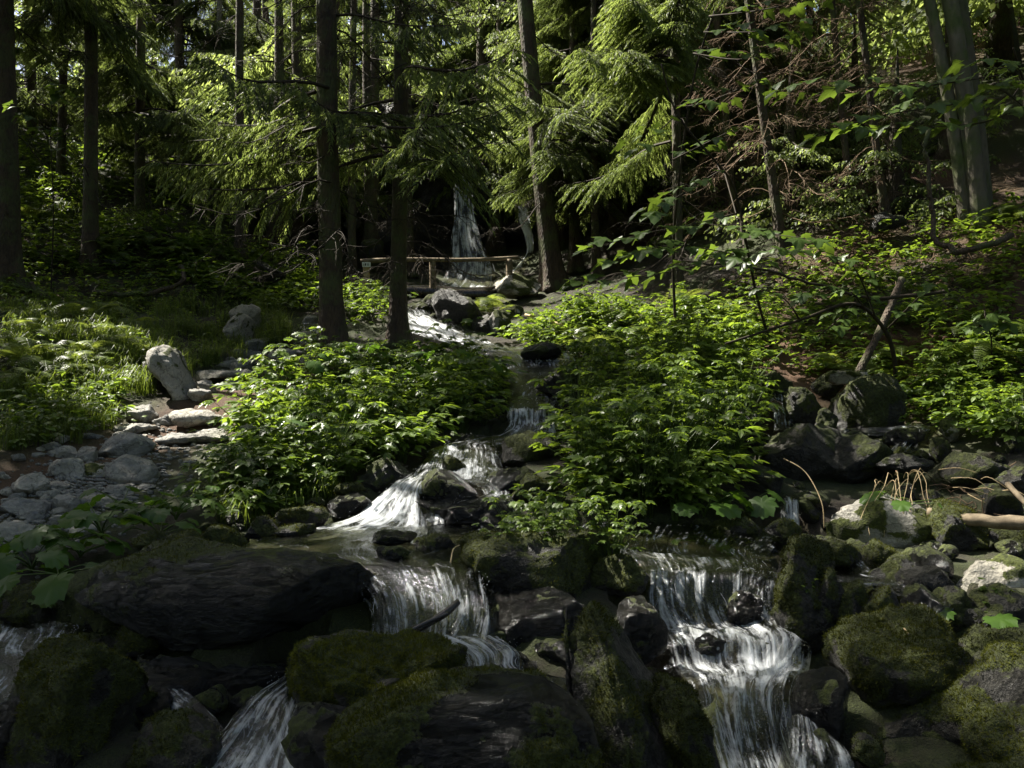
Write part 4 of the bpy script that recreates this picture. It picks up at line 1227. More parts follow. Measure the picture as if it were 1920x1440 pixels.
# ------------------------------------------------------------------ spruce branches
def spruce_branch(seed, nsec=26, nter=9, wshoot=.014, rich=1.0, droop=.28, sides=5, low=False):
    """live Norway spruce branch of unit length along +X"""
    r = np.random.default_rng(seed)
    x = np.linspace(0, 1, 9)
    ax = np.stack([x, .05 * np.sin(x * 5 + seed), -droop * x ** 1.6 + .16 * x ** 4 + .01 * np.sin(9 * x)], -1)
    ge = Geo()
    V, Fs = tube(ax, np.linspace(.011, .002, 9), 4 if not low else 3, False)
    ge.add(V, Fs, 0)
    P0, D0, L0 = [], [], []
    for i in range(nsec):
        t = .12 + .88 * (i + r.random()) / nsec
        p = np.array([np.interp(t, x, ax[:, c]) for c in range(3)])
        for sgn in (-1, 1):
            if r.random() > .92 * rich:
                continue
            a = sgn * r.uniform(.6, 1.05)
            l = (.31 * (1 - t) ** .55 + .07) * r.uniform(.6, 1.15) * (min(1, t * 3.0))
            dirn = np.array([math.cos(a), math.sin(a), -r.uniform(.15, .65)])
            m = max(3, int(nter * l / .3))
            s = np.linspace(.1, 1, m)
            cp = p + dirn * l * s[:, None] - np.array([0, 0, .35 * l]) * (s ** 2)[:, None]
            if not low:
                V, Fs = tube(np.vstack([p, cp[m // 2], cp[-1]]), [.003, .002, .001], 3, False)
                ge.add(V, Fs, 0)
            for k in range(m):
                for s2 in ((-1, 1) if k < m - 1 else (0,)):
                    b = a + s2 * r.uniform(.5, .9)
                    d = np.array([math.cos(b), math.sin(b), -r.uniform(.2, 1.0)])
                    d /= np.linalg.norm(d)
                    P0.append(cp[k])
                    D0.append(d)
                    L0.append((1.0 if low else .62) * r.uniform(.035, .085) * (1.25 - .5 * s[k]))
    P0, D0, L0 = np.array(P0), np.array(D0), np.array(L0)
    n = len(P0)
    for rep in range(1 if low else 2):
        sd_ = np.cross(D0, r.normal(size=(n, 3)))
        sd_ /= np.linalg.norm(sd_, axis=1)[:, None] + 1e-9
        w = wshoot * r.uniform(.7, 1.2, (n, 1))
        mid = P0 + D0 * L0[:, None] * .45
        tip = P0 + D0 * L0[:, None] + np.array([0, 0, -.012])
        V = np.stack([P0, mid - sd_ * w, tip, mid + sd_ * w], 1).reshape(-1, 3)
        ge.add(V, np.arange(n * 4).reshape(-1, 4), 1)
    return ge


BR = [spruce_branch(s, nsec=36, nter=28, wshoot=.0036).mesh('branch', [M_TWIGD, M_NEEDLE], False) for s in range(5)]
BRS = [spruce_branch(s + 20, nsec=26, nter=26, wshoot=.0038, rich=.62, droop=.2).mesh('branch', [M_TWIGD, M_NEEDLE], False) for s in range(3)]
LOWB = [spruce_branch(s + 40, nsec=14, nter=6, wshoot=.020, low=True).arrays() for s in range(3)]
CROWNB = [spruce_branch(s + 60, nsec=6, nter=3, wshoot=.06, low=True).arrays() for s in range(3)]


def dead_branch(seed, n=14):
    r = np.random.default_rng(seed)
    x = np.linspace(0, 1, 9)
    ax = np.stack([x, .07 * np.sin(x * 4 + seed), -.30 * x ** 1.5 + .10 * np.sin(x * 6 + seed)], -1)
    ge = Geo()
    V, Fs = tube(ax, np.linspace(.0075, .0018, 9), 4, False)
    ge.add(V, Fs)
    for i in range(n):
        t = r.uniform(.15, 1)
        p = np.array([np.interp(t, x, ax[:, c]) for c in range(3)])
        a = r.choice([-1, 1]) * r.uniform(.4, 1.1)
        l = r.uniform(.1, .34) * (1.2 - t)
        s = np.linspace(0, 1, 4)[:, None]
        q = p + np.array([math.cos(a), math.sin(a), 0]) * l * s + np.array([0, 0, -r.uniform(.2, .9)]) * l * s ** 2
        V, Fs = tube(q, [.0035, .0028, .002, .001], 3, False)
        ge.add(V, Fs)
        for k in range(2):
            q2 = q[2] + np.array([r.normal(0, .07), r.normal(0, .07), -r.uniform(.0, .12)]) * np.linspace(0, 1, 3)[:, None]
            V, Fs = tube(q2, [.002, .0015, .0008], 3, False)
            ge.add(V, Fs)
    return ge


DEAD = [dead_branch(s) for s in range(4)]
DEADL = [gg.mesh('dead_branch', M_TWIG) for gg in DEAD]
DEADD = [gg.mesh('dead_branch', M_TWIGD) for gg in DEAD]

# chosen sunlit places; canopy branches that would shade them are left out (pixel, pixel, distance, radius)
LIT = [(370, 780, 9.2, .5), (280, 770, 9.4, .4), (500, 710, 9.6, .7), (620, 690, 9.8, .5), (700, 700, 10, .4), (800, 680, 10.4, .35), (560, 760, 8.8, .4),
       (1290, 600, 12.3, 1.2), (1140, 600, 12.8, 1.1), (1400, 625, 11.4, .5), (1220, 640, 11.6, .5), (1050, 600, 13.4, .6), (850, 612, 13.5, .8), (960, 540, 16, .7), (950, 590, 14, .5), (690, 560, 15.5, .6),
       (725, 945, 6.5, .22), (830, 885, 6.9, .18), (870, 840, 7.7, .15), (1380, 1085, 5, .12), (170, 640, 11.2, .22), (240, 610, 11.6, .2), 
       (700, 150, 17, 1.3), (660, 60, 18, 1.3), (850, 300, 17, 1.3), (800, 100, 18, 1.3), (900, 200, 18, 1.3), (1000, 380, 16, 1.0), (920, 60, 18, 1.3), (1130, 60, 13, 1.3), (1080, 160, 13.5, 1.2),
       (1180, 180, 12.6, 1.0), (1060, 250, 16, 1.2), (1180, 350, 12.8, .9), (1250, 120, 12.5, .8), (860, 400, 16, .8), (700, 370, 15, .8), (760, 260, 16, 1.0), (230, 70, 12, .5), (520, 330, 13, .5), (480, 60, 17, .9), (1040, 20, 14, 1.2),
       (560, 150, 18.5, .8), (620, 250, 17.5, .9), (880, 100, 21, 1.2), (1000, 150, 20, 1.0), (780, 200, 21, 1.2), (940, 300, 20, .8), (870, 500, 19.6, .9), (870, 430, 20, .8), (990, 430, 19.9, .8), (820, 0, 22, 1.4), (400, 200, 20, .5),
       (1270, 570, 11.5, .4), (1880, 730, 8, .2), (1580, 760, 8.6, .12), (1640, 470, 12.3, .3), (1420, 300, 14, .3), (1500, 380, 13.5, .35), (1600, 250, 13.5, .35), (1760, 180, 12.5, .25),
       (1450, 200, 14, .35), (1500, 100, 14, .3), (1560, 330, 13.8, .3), (1640, 150, 13.6, .3), (1620, 350, 13.5, .3), (1330, 400, 15, .4), (1300, 330, 14, .4), (1720, 350, 12.8, .25), (1880, 300, 13.5, .25), (1780, 800, 8, .15), (1480, 170, 8.5, .25), (1200, 450, 9, .4), (1850, 690, 8.5, .15), (1700, 810, 8, .1), (60, 150, 20, .8), (200, 200, 21, .8), (320, 150, 20, .9), (400, 100, 20, .8), (480, 220, 19, .8), (330, 300, 21, .6), (130, 60, 18, .6), (250, 380, 20, .5), (300, 50, 18, .7), (560, 60, 18, .9), (60, 330, 25, .9), (150, 360, 24, .7), (1350, 250, 13, .3)]
LITP = np.array([P(*l[:3]) for l in LIT])
LITR = np.array([l[3] * (1.35 if (l[1] < 420 and 550 < l[0] < 1290) else 1.0) for l in LIT])
S_ = np.array(SUN)


def over_stream(p):  # canopy opened here so the wet rocks catch sky light
    """strip above the stream kept clear of branches to let sky light in"""
    return abs(p[0] + .2) < 2.3 and -4 < p[1] < 8.5 and p[2] > 7.0


def shades_lit(p, pad=0.0, tmin=1.6):
    """does something at p stand between the sun and a sunlit place?"""
    rel = np.asarray(p)[None] - LITP
    t = rel @ S_
    dist = np.linalg.norm(rel - t[:, None] * S_, axis=1)
    return bool(((t > tmin) & (dist < LITR + pad)).any())


def branch_shades(base, a, l, dz=-.15, pad=.16, tmin=1.6):
    """the whole spread of a branch of length l at azimuth a"""
    dv = np.array([math.cos(a), math.sin(a), dz])
    if tmin < 2 and over_stream(base + dv * l * .6):
        return True
    return any(shades_lit(base + dv * l * t, pad * l * (1.15 - t * .7), tmin) for t in (.15, .45, .75, 1.0))


def trunk_mesh(path, radii, mat, seed, sides=14, flare=1.9):
    V, Fs = tube(path, radii, sides)
    n = len(path)
    W = V[:n * sides].reshape(n, sides, 3)
    C = path[:, None]
    z = path[:, 2] - path[0, 2]
    r = np.random.default_rng(seed)
    lob = np.exp(-np.maximum(z, 0) / .35)[:, None] * (flare - 1) * (1 + .7 * np.sin(np.arange(sides) / sides * 2 * math.pi * 4 + seed))[None]
    nz = .05 * fbm(W * np.array([6, 6, 2.0]) + seed, 3, 3)
    W = C + (W - C) * (1 + lob + nz)[..., None]
    V[:n * sides] = W.reshape(-1, 3)
    ge = Geo()
    ge.add(V, Fs)
    return ge.mesh('trunk', mat)


def spruce(px, py, d, dpx, top_px, label, group=None, H=20., live=4., dead=(0.8, 5), nlive=40, ndead=24, blen=2.2, mat=None, deadlight=False, sparse=False,
           crown=True, cbranches=70, cat='tree', bset=None, azim=None, crown_from=None, seed=None, cblen=None):
    seed = seed if seed is not None else int(px * 3 + d * 17) % 997
    r = random.Random(seed)
    base = P(px, py, d)
    base[2] = min(base[2], gz(base[0], base[1])[0] + .03) - .05
    rad = dpx / F * d / 2
    lean = (top_px - px) / max(py, 1) * 1.0          # sideways lean per unit height
    root = link('spruce_tree', None, loc=base)
    tag(root, label, cat, group)
    zz = np.concatenate([[0, .1, .25, .5, .9], np.arange(1.5, H + .1, .75)])
    sway = .03 * np.sin(zz * .5 + seed)
    path = np.stack([lean * zz + sway * np.minimum(1, zz), .02 * np.sin(zz * .7), zz], -1)
    rr = rad * np.clip(1 - (zz / H) ** 1.15 * .93, .06, 1)
    link('trunk', trunk_mesh(path, rr, mat or M_BARK, seed), root)

    def at(z):
        return np.array([np.interp(z, zz, path[:, c]) for c in range(3)]), np.interp(z, zz, rr)
    ztop = (720.0 / F) * d + CAM_Z - base[2] + 1.6       # just above the frame
    zsplit = min(max(ztop, live + .1), H) if crown_from is None else crown_from
    meshes = bset or (BRS if sparse else BR)
    for i in range(nlive):
        z = r.uniform(live, zsplit)
        if live >= zsplit:
            break
        a = r.uniform(0, 2 * math.pi) if azim is None else r.uniform(*azim)
        l = blen * (1 - (z / H) ** 1.4) * r.uniform(.65, 1.15)
        p, ra = at(z)
        if branch_shades(base + p, a, l, -.15, .08):
            continue
        s = l * r.uniform(.9, 1.15)
        link('branch', r.choice(meshes), root, p + np.array([math.cos(a), math.sin(a), 0]) * ra * .7, (r.uniform(-.25, .25), r.uniform(-.12, .22), a), (l, s, s))
    for i in range(ndead):
        z = r.uniform(*dead)
        a = r.uniform(0, 2 * math.pi)
        l = blen * .62 * r.uniform(.35, 1.2)
        p, ra = at(z)
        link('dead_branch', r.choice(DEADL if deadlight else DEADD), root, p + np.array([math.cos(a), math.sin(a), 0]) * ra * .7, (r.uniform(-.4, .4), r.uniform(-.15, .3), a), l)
    if crown and zsplit < H - 1:
        ge = Geo()
        for i in range(cbranches):
            z = zsplit + (H - .4 - zsplit) * (i + r.random()) / cbranches
            a = r.uniform(0, 2 * math.pi)
            l = (cblen or blen) * (1.12 - (z / H) ** 1.5) * r.uniform(.75, 1.15)  # cblen widens an unseen crown to shade the herb bank
            p, ra = at(z)
            if branch_shades(base + p, a, l):
                continue
            V, Fs, ms = r.choice(CROWNB)
            M = rotz(a) @ roty(r.uniform(0, .25)) * l
            for fa, mt in zip(Fs, ms):
                pass
            W = V @ M.T + p
            n0 = ge.n
            ge.v.append(W)
            ge.n += len(W)
            for fa, mt in zip(Fs, ms):
                ge.f.append(fa + n0)
                ge.m.append(mt)
        if ge.n:
            link('crown', ge.mesh('crown', [M_TWIGD, M_NEEDLE], False), root)
    return root


SP = [
    # px, py, d, dpx, top_px, kwargs
    (625, 668, 12.0, 44, 614, dict(label='thicker brown spruce trunk of the pair beside the stream', H=24, live=2.9, dead=(1.2, 5.5), nlive=30, ndead=40, blen=2.6, sparse=True, cbranches=95, cblen=3.7)),
    (748, 652, 12.6, 31, 749, dict(label='slimmer dark spruce trunk standing closer to the upper cascade', H=22, live=2.6, dead=(1.0, 5.5), nlive=34, ndead=46, blen=2.6, sparse=True, cbranches=70, cblen=2.9)),
    (172, 512, 15.8, 27, 168, dict(label='mossy spruce trunk rising among grey boulders on the fern bank', H=23, live=4.5, dead=(1.5, 7), nlive=26, ndead=22, blen=2.3)),
    (18, 545, 14.0, 44, 8, dict(label='stout dark spruce trunk at the top of the grassy bank', H=24, live=5.0, dead=(1, 6), nlive=14, ndead=22, blen=2.3)),
    (110, 440, 19.0, 17, 118, dict(label='thin spruce behind the mossy trunk on the fern slope', H=20, live=3.5, dead=(1, 6), nlive=30, ndead=18, blen=2.2)),
    (260, 470, 18.5, 20, 268, dict(label='thin dark spruce beside the dark boulder', H=21, live=2.8, dead=(1, 5), nlive=44, ndead=16, blen=2.3)),
    (412, 400, 22.0, 13, 412, dict(label='slender pale-barked young tree in front of the dark spruces', H=17, live=4.2, dead=(1, 5), nlive=30, ndead=10, blen=2.2, mat=M_BARKPALE)),
    (1040, 545, 17.0, 36, 985, dict(label='dark leaning spruce next to the slim side fall', H=22, live=2.6, dead=(1, 5), nlive=75, ndead=14, blen=2.5)),
    (1080, 500, 18.5, 20, 1075, dict(label='slim spruce behind the dark leaning spruce', H=20, live=3.0, dead=(1, 5), nlive=36, ndead=16, blen=2.2)),
    (1270, 560, 13.5, 18, 1262, dict(label='spruce with bright drooping sunlit boughs above the fern patch', H=19, live=2.3, dead=(.8, 4), nlive=85, ndead=20, blen=2.5, azim=(1.9, 4.6))),
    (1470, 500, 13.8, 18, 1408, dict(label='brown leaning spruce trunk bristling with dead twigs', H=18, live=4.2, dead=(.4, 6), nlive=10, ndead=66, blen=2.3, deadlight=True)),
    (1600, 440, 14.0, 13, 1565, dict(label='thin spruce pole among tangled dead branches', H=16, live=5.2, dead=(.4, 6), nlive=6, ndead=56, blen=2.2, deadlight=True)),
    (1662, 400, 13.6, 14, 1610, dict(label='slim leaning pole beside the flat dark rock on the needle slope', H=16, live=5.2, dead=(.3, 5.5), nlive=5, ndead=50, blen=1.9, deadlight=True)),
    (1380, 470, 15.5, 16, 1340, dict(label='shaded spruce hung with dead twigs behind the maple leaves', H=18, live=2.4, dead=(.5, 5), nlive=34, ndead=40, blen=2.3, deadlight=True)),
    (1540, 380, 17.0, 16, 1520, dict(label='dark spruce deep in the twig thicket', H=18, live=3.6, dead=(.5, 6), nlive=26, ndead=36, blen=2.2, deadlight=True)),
    (900, 430, 22.5, 24, 905, dict(label='spruce on the cliff edge above the tall waterfall', H=20, live=1.4, nlive=100, ndead=6, blen=2.8)),
    (700, 440, 22.0, 22, 705, dict(label='spruce with sunny boughs on the slope beside the tall waterfall', H=20, live=1.6, nlive=100, ndead=10, blen=2.7)),
    (560, 470, 20.0, 22, 556, dict(label='dense spruce behind the thicker trunk', H=20, live=1.6, nlive=100, ndead=10, blen=2.6)),
    (480, 440, 23.0, 20, 480, dict(label='shady spruce on the bank beyond the pale young tree', H=20, live=1.5, nlive=95, ndead=8, blen=2.7)),
    (340, 430, 22.0, 20, 336, dict(label='dark dense spruce among ferns on the far bank', H=20, live=1.8, nlive=95, ndead=8, blen=2.7)),
    (820, 380, 26.0, 22, 822, dict(label='spruce high behind the tall waterfall', H=19, live=1.0, nlive=95, ndead=0, blen=3.0)),
    (1180, 420, 20.0, 24, 1172, dict(label='tall spruce on the needle slope behind the sunlit boughs', H=20, live=1.8, nlive=95, ndead=8, blen=2.7)),
    (990, 330, 27.0, 24, 990, dict(label='spruce at the top of the cliff above the slim fall', H=19, live=1.0, nlive=90, ndead=0, blen=3.0)),
    (450, 470, 17.5, 18, 452, dict(label='half-dead spruce with grey drooping twigs behind the fern bank', H=19, live=2.0, dead=(1, 6), nlive=60, ndead=30, blen=2.3, sparse=True)),
    (772, 480, 20.5, 14, 764, dict(label='young spruce leaning in front of the tall waterfall', H=17, live=3.0, dead=(1, 4), nlive=80, ndead=6, blen=2.3)),
    (660, 500, 18.0, 16, 664, dict(label='young spruce between the pair of trunks and the waterfall', H=17, live=2.6, dead=(1, 4), nlive=70, ndead=14, blen=2.3)),
    (1120, 470, 17.0, 16, 1112, dict(label='bushy young spruce at the edge of the needle slope', H=16, live=2.4, dead=(1, 4), nlive=80, ndead=10, blen=2.3)),
    (200, 420, 21.5, 18, 204, dict(label='dark spruce standing on the fern slope behind the mossy trunk', H=19, live=2.4, dead=(1, 4), nlive=80, ndead=16, blen=2.5)),
    (60, 420, 21.0, 18, 62, dict(label='dark spruce on the fern slope next to the stout trunk', H=19, live=2.6, dead=(1, 5), nlive=70, ndead=20, blen=2.5)),
    (620, 360, 28.0, 24, 622, dict(label='far spruce seen between the pair of trunks', H=19, live=1.0, nlive=85, ndead=0, blen=3.0)),
]
for px, py, d, dpx, tp, kw in SP:
    spruce(px, py, d, dpx, tp, **kw)

# forest behind: many spruces on the slope, each with trunk and crown
def forest_tree(x, y, label, group, H=19., blen=3.0, low=.6, nb=80, seed=0, coarse=False, fine=False):
    r = random.Random(seed)
    base = np.array([x, y, gz(x, y)[0] - .1])
    root = link('spruce_tree', None, loc=base)
    tag(root, label, 'tree', group)
    zz = np.linspace(0, H, 12)
    path = np.stack([.06 * np.sin(zz * .5 + seed), .05 * np.cos(zz * .4), zz], -1)
    link('trunk', trunk_mesh(path, .17 * np.clip(1 - zz / H * .95, .05, 1), M_BARK, seed, 8), root)
    ge = Geo()
    for i in range(nb):
        z = low + (H - low - .3) * ((i + r.random()) / nb) ** 1.15
        a = r.uniform(0, 2 * math.pi)
        l = blen * (1.08 - (z / H) ** 1.2) * r.uniform(.7, 1.15)
        if branch_shades(base + np.array([0, 0, z]), a, l, tmin=4.5 if fine else 1.6, pad=.1 if fine else .16):
            continue
        V, Fs, ms = r.choice(CROWNB if (coarse or z > 13) else (MIDB if fine else LOWB))
        W = V @ (rotz(a) @ roty(r.uniform(0, .3)) * l).T + np.array([0, 0, z])
        n0 = ge.n
        ge.v.append(W)
        ge.n += len(W)
        for fa, mt in zip(Fs, ms):
            ge.f.append(fa + n0)
            ge.m.append(mt)
    if ge.n:
        link('crown', ge.mesh('crown', [M_TWIGD, M_NEEDLE], False), root)


FAR = [(-1.5, 30), (2.2, 31), (-5, 29), (-8.2, 27), (-11, 24), (5.5, 28), (-3.2, 34), (.5, 36), (4, 35), (-7, 33), (-11.5, 30), (-15, 27), (8, 31), (-9.5, 37), (-14.5, 34),
       (8.5, 25), (11, 27), (6.8, 22), (-2.2, 41), (2.5, 42), (-6.5, 42), (7, 40), (-13, 22), (-17, 31), (12, 34), (15, 27), (10.5, 21), (13.5, 22.5), (9.8, 19.4), (12.2, 19.6), (14.6, 17.2), (17, 20), (16.5, 24.5), (12.5, 24.5), (-14, 46), (-9, 47), (-4, 47), (1, 48), (6, 47), (11, 45), (-19, 40), (-20, 34), (16, 40)]
for i, (x, y) in enumerate(FAR):
    forest_tree(x + random.uniform(-.5, .5), y + random.uniform(-.5, .5), 'full-crowned spruce in the dark forest on the slope behind the waterfall', 'spruces of the forest behind', nb=52, seed=i + 900, H=random.uniform(9.5, 13), coarse=y > 33)
MIDB = [spruce_branch(s + 80, nsec=18, nter=9, wshoot=.0125, low=True).arrays() for s in range(3)]
for i, (x, y, txt) in enumerate([(-2.9, 24.6, 'lush spruce rising over the cliff beside the tall waterfall'), (.3, 24.2, 'lush spruce rising over the cliff between the two falls'), (1.7, 22.8, 'lush spruce straight above the slim side fall'),
                                 (2.9, 24.8, 'lush spruce on the slope beyond the slim side fall'), (-4.6, 23.2, 'lush spruce at the end of the cliff far from the slim fall'), (-1.2, 26.5, 'lush spruce highest above the tall waterfall'), (4.6, 22.6, 'lush spruce behind the sunlit boughs'), (-6.8, 24.5, 'lush spruce on the bank beyond the boulders'),
                                 (-3.3, 20.4, 'lush spruce shading the foot of the cliff behind the slimmer trunk'), (1.15, 20.9, 'lush spruce hanging over the slim side fall'), (2.4, 19.6, 'lush spruce between the leaning spruce and the sunlit boughs'), (-.35, 21.9, 'lush spruce hanging over the tall waterfall'), (-5.2, 19.6, 'lush spruce on the bank behind the thicker trunk')]):
    forest_tree(x, y, txt, None, nb=62, seed=i + 1200, H=random.uniform(10, 12.5), low=.5 if i < 8 else 3.0, blen=2.8, fine=True)
for i, (x, y) in enumerate([(4.6, 14.6), (6.0, 13.9), (5.3, 16.2), (7.4, 15.0), (6.7, 17.2), (3.6, 16.4)]):
    forest_tree(x, y, 'low bushy young spruce on the needle slope under the dead-twigged poles', 'young spruces on the needle slope', nb=44, seed=i + 1400, H=random.uniform(2.6, 4.2), low=.15, blen=1.35)
SHADE_TREES = [(-7.4, 6, 6), (-7.8, 8.5, 6.5), (-9.8, 7, 5), (-8.6, 11, 6.5), (-10.8, 10, 5), (-12, 8, 4), (-10.2, 13.8, 6), (-12.5, 13, 5), (-13.8, 10.5, 4), (-6.8, 3.2, 5), (-11, 5, 4), (-13, 16.5, 5), (-14.5, 20, 4), (-10.2, 16.6, 6), (-11.5, 15.4, 5), (-11.2, 18.6, 6.5),  # spruces added round the view to block sun and sky, mostly unseen
        (9.4, 14.5, 3), (10, 10, 3), (9.6, 17.4, 2), (7.8, 7.2, 5), (12.5, 14, 2), (7.4, 4.2, 5), (9.6, 12.2, 4),
        (-4.6, -4, 4), (4.4, -4.2, 4), (-8, -1, 4), (8.5, -.5, 4), (0, -6.5, 4), (-1.5, -10, 3), (7, -8, 3), (-7, -8, 3)]
for i, (x, y, lo) in enumerate(SHADE_TREES):
    forest_tree(x, y, 'tall added spruce, mostly out of view, shading the stream', 'added spruces shading the stream', nb=88 if x < -7 and y > 5 else 66, seed=i + 700, H=random.uniform(19, 23), low=lo, coarse=not (x > 0 and y > 9), blen=3.5)

# the grey twin trunks on the needle slope
base = P(1838, 400, 12.6)
base_tw = base.copy()
root = link('broadleaf_tree', None, loc=base)
tag(root, 'grey smooth-barked tree with several stems from one base on the needle slope', 'tree')
for k, (bx, tx, r0, dy) in enumerate([(1812, 1662, .10, 0), (1828, 1706, .135, -.1), (1850, 1752, .20, .25)]):
    a, b = P(bx + 6, 480, 12.6), P(tx, -400, 12.6)
    t = np.linspace(0, 1, 16)[:, None]
    path = (a - base) * (1 - t) + (b - base) * t + np.array([0, dy, 0]) + np.stack([.16 * np.sin(t[:, 0] * 3.2) * (1 - t[:, 0]), 0 * t[:, 0], 0 * t[:, 0]], -1)
    link('trunk', trunk_mesh(path, r0 * np.linspace(1, .6, 16), M_BEECH, 60 + k, 14, 1.3), root)
ge = Geo()
for i in range(70):
    z = 9 + random.random() * 6
    a = random.uniform(0, 6.3)
    V, Fs, ms = random.choice(CROWNB)
    l = random.uniform(1.5, 3)
    mid = base + np.array([-.9 + math.cos(a) * .5 * l, math.sin(a) * .5 * l, z])
    if shades_lit(mid, .45):
        continue
    W = V @ (rotz(a) * l).T + np.array([-.9, 0, z])
    n0 = ge.n
    ge.v.append(W)
    ge.n += len(W)
    for fa, mt in zip(Fs, ms):
        ge.f.append(fa + n0)
        ge.m.append(mt)
link('crown', ge.mesh('crown', [M_TWIGD, M_MAPLE], False), root)

# ------------------------------------------------------------------ leaves and herbs
def leaf_outline(kind, n=22):
    """flat outline polygon fan of a leaf of unit length along +X, attached at the origin"""
    if kind == 'leaflet':
        t = np.linspace(0, 1, n // 2)
        w = .27 * np.sin(np.pi * t ** .8) * (.55 + .75 * (np.arange(len(t)) % 2))
        up = np.stack([t, w], -1)
        dn = np.stack([t[::-1], -w[::-1]], -1)[1:-1]
        o = np.vstack([up, dn])
        c = np.array([.45, 0])
    elif kind == 'simple':
        o = np.array([[0, 0], [.3, .23], [.7, .2], [1, 0], [.7, -.2], [.3, -.23]])
        c = np.array([.45, 0])
    elif kind == 'maple':
        ang = [150, 118, 95, 76, 58, 48, 34, 22, 10, 0]
        rad = [.30, .52, .36, .50, .78, .56, .52, .78, .82, 1.0]
        ang = [165, 135, 112, 92, 72, 60, 50, 36, 24, 14, 0]
        rad = [.22, .50, .38, .62, .86, .66, .50, .62, .72, .80, 1.0]
        a = np.radians(ang)
        up = np.stack([np.cos(a) * rad, np.sin(a) * rad], -1)
        o = np.vstack([[-.02, 0], up, (up * [1, -1])[::-1][1:]])
        o = o * .8 + [.2, 0]
        c = np.array([.25, 0])
    else:       # round butterbur leaf with a notch and shallow teeth
        a = np.linspace(math.radians(168), -math.radians(168), n)
        r = .52 * (1 + .12 * (np.arange(n) % 2)) * (1 + .09 * np.cos(a * 9)) * (1 + .08 * np.cos(a))
        o = np.vstack([[0, 0], np.stack([.38 + np.cos(a) * r, np.sin(a) * r * 1.05], -1)])
        c = np.array([.40, 0])
    return o, c


def leaf_geo(kind, bend=.25, fold=.12, n=22, ripple=.03, pleat=0):
    o, c = leaf_outline(kind, n)
    k = len(o)
    mid = c + (o - c) * .55
    V2 = np.vstack([c[None], mid, o])
    x, y = V2[:, 0], V2[:, 1]
    z = -bend * x ** 2 + fold * np.abs(y) + ripple * np.sin(y * 17 + x * 9)
    if pleat:
        z = z + pleat * np.cos(np.arctan2(y, x + .02) * 9) * np.clip(np.hypot(x, y), 0, .8) - .16 * (x - .4) ** 2 - .25 * y ** 2
    V = np.stack([x, y, z], -1)
    i = np.arange(k)
    j = (i + 1) % k
    F1 = np.stack([np.zeros(k, int), 1 + i, 1 + j], -1)
    F2 = np.stack([1 + i, 1 + k + i, 1 + k + j, 1 + j], -1)
    return V, [F1, F2]


def leaf_tri(kind, bend=.25, fold=.12, n=22):
    o, c = leaf_outline(kind, n)
    V2 = np.vstack([c[None], o])
    x, y = V2[:, 0], V2[:, 1]
    V = np.stack([x, y, -bend * x ** 2 + fold * np.abs(y)], -1)
    k = len(o)
    i = np.arange(k)
    return V, np.stack([np.zeros(k, int), 1 + i, 1 + (i + 1) % k], -1)


LFT = leaf_tri('leaflet', n=20)
LSM = leaf_tri('simple')


def herb_plant(seed, nleaf=11, h=.5, spread=.28, size=.13, small=False, leaflets=5):
    """bushy woodland herb: petioles and compound toothed leaves; returns (stem geo, foliage geo)"""
    r = np.random.default_rng(seed)
    st, fo = Geo(), Geo()
    TV, TF = LSM if small else LFT
    Rm, Tm = [], []
    for i in range(nleaf):
        a = r.uniform(0, 2 * math.pi)
        z = h * r.uniform(.4, 1.05)
        rd = spread * r.uniform(.2, 1.1)
        t = np.linspace(0, 1, 5)[:, None]
        tip = np.array([math.cos(a) * rd, math.sin(a) * rd, z])
        path = np.array([math.cos(a) * .02, math.sin(a) * .02, 0]) * (1 - t) + tip * np.hstack([t ** 1.6, t ** 1.6, t ** .75])
        if not small:
            V, Fs = tube(path, np.linspace(.0035, .0016, 5), 3, False)
            st.add(V, Fs)
        sz = size * r.uniform(.65, 1.25)
        k = leaflets
        pitch = r.uniform(-.25, .35)
        for j in range(k):
            b = a + (j - (k - 1) / 2) * r.uniform(.55, .8)
            s = sz * (1.0 - .12 * abs(j - (k - 1) / 2))
            Rm.append(rotz(b) @ roty(pitch + r.normal(0, .15)) @ rotx(r.normal(0, .25)) * s)
            Tm.append(tip)
    fo.many(TV, TF, np.array(Rm), np.array(Tm))
    return st, fo


HERBS = []
for s in range(5):
    st, fo = herb_plant(s + 10, nleaf=17, h=(.5, .42, .6, .35, .5)[s], spread=(.32, .36, .26, .34, .3)[s], size=(.115, .15, .09, .13, .10)[s], leaflets=(5, 3, 7, 3, 5)[s])
    HERBS.append((st.mesh('stem', M_STALK), fo.mesh('foliage', M_HERB, False)))
HERBT = []
for s in range(3):       # taller feathery herb
    st, fo = herb_plant(s + 30, nleaf=22, h=.62, spread=.30, size=.08, leaflets=7)
    HERBT.append((st.mesh('stem', M_STALK), fo.mesh('foliage', M_HERB, False)))
HERBLOW = [herb_plant(s + 50, nleaf=7, h=(.36, .28, .44, .3)[s], spread=.3, size=(.12, .15, .10, .13)[s], small=True, leaflets=3)[1].arrays() for s in range(4)]


def in_poly(px, py, poly):
    c = np.zeros(len(px), bool)
    n = len(poly)
    for i in range(n):
        x0, y0 = poly[i]
        x1, y1 = poly[(i + 1) % n]
        cond = ((y0 > py) != (y1 > py)) & (px < (x1 - x0) * (py - y0) / (y1 - y0 + 1e-9) + x0)
        c ^= cond
    return c


WATERXY = np.concatenate([g_['G'][::3, ::3].reshape(-1, 3) for g_ in GRIDS.values()])


def near_water(x, y, dist=.12):
    return np.array([(((WATERXY[:, 0] - a) ** 2 + (WATERXY[:, 1] - b) ** 2).min() < dist ** 2) for a, b in zip(x, y)])


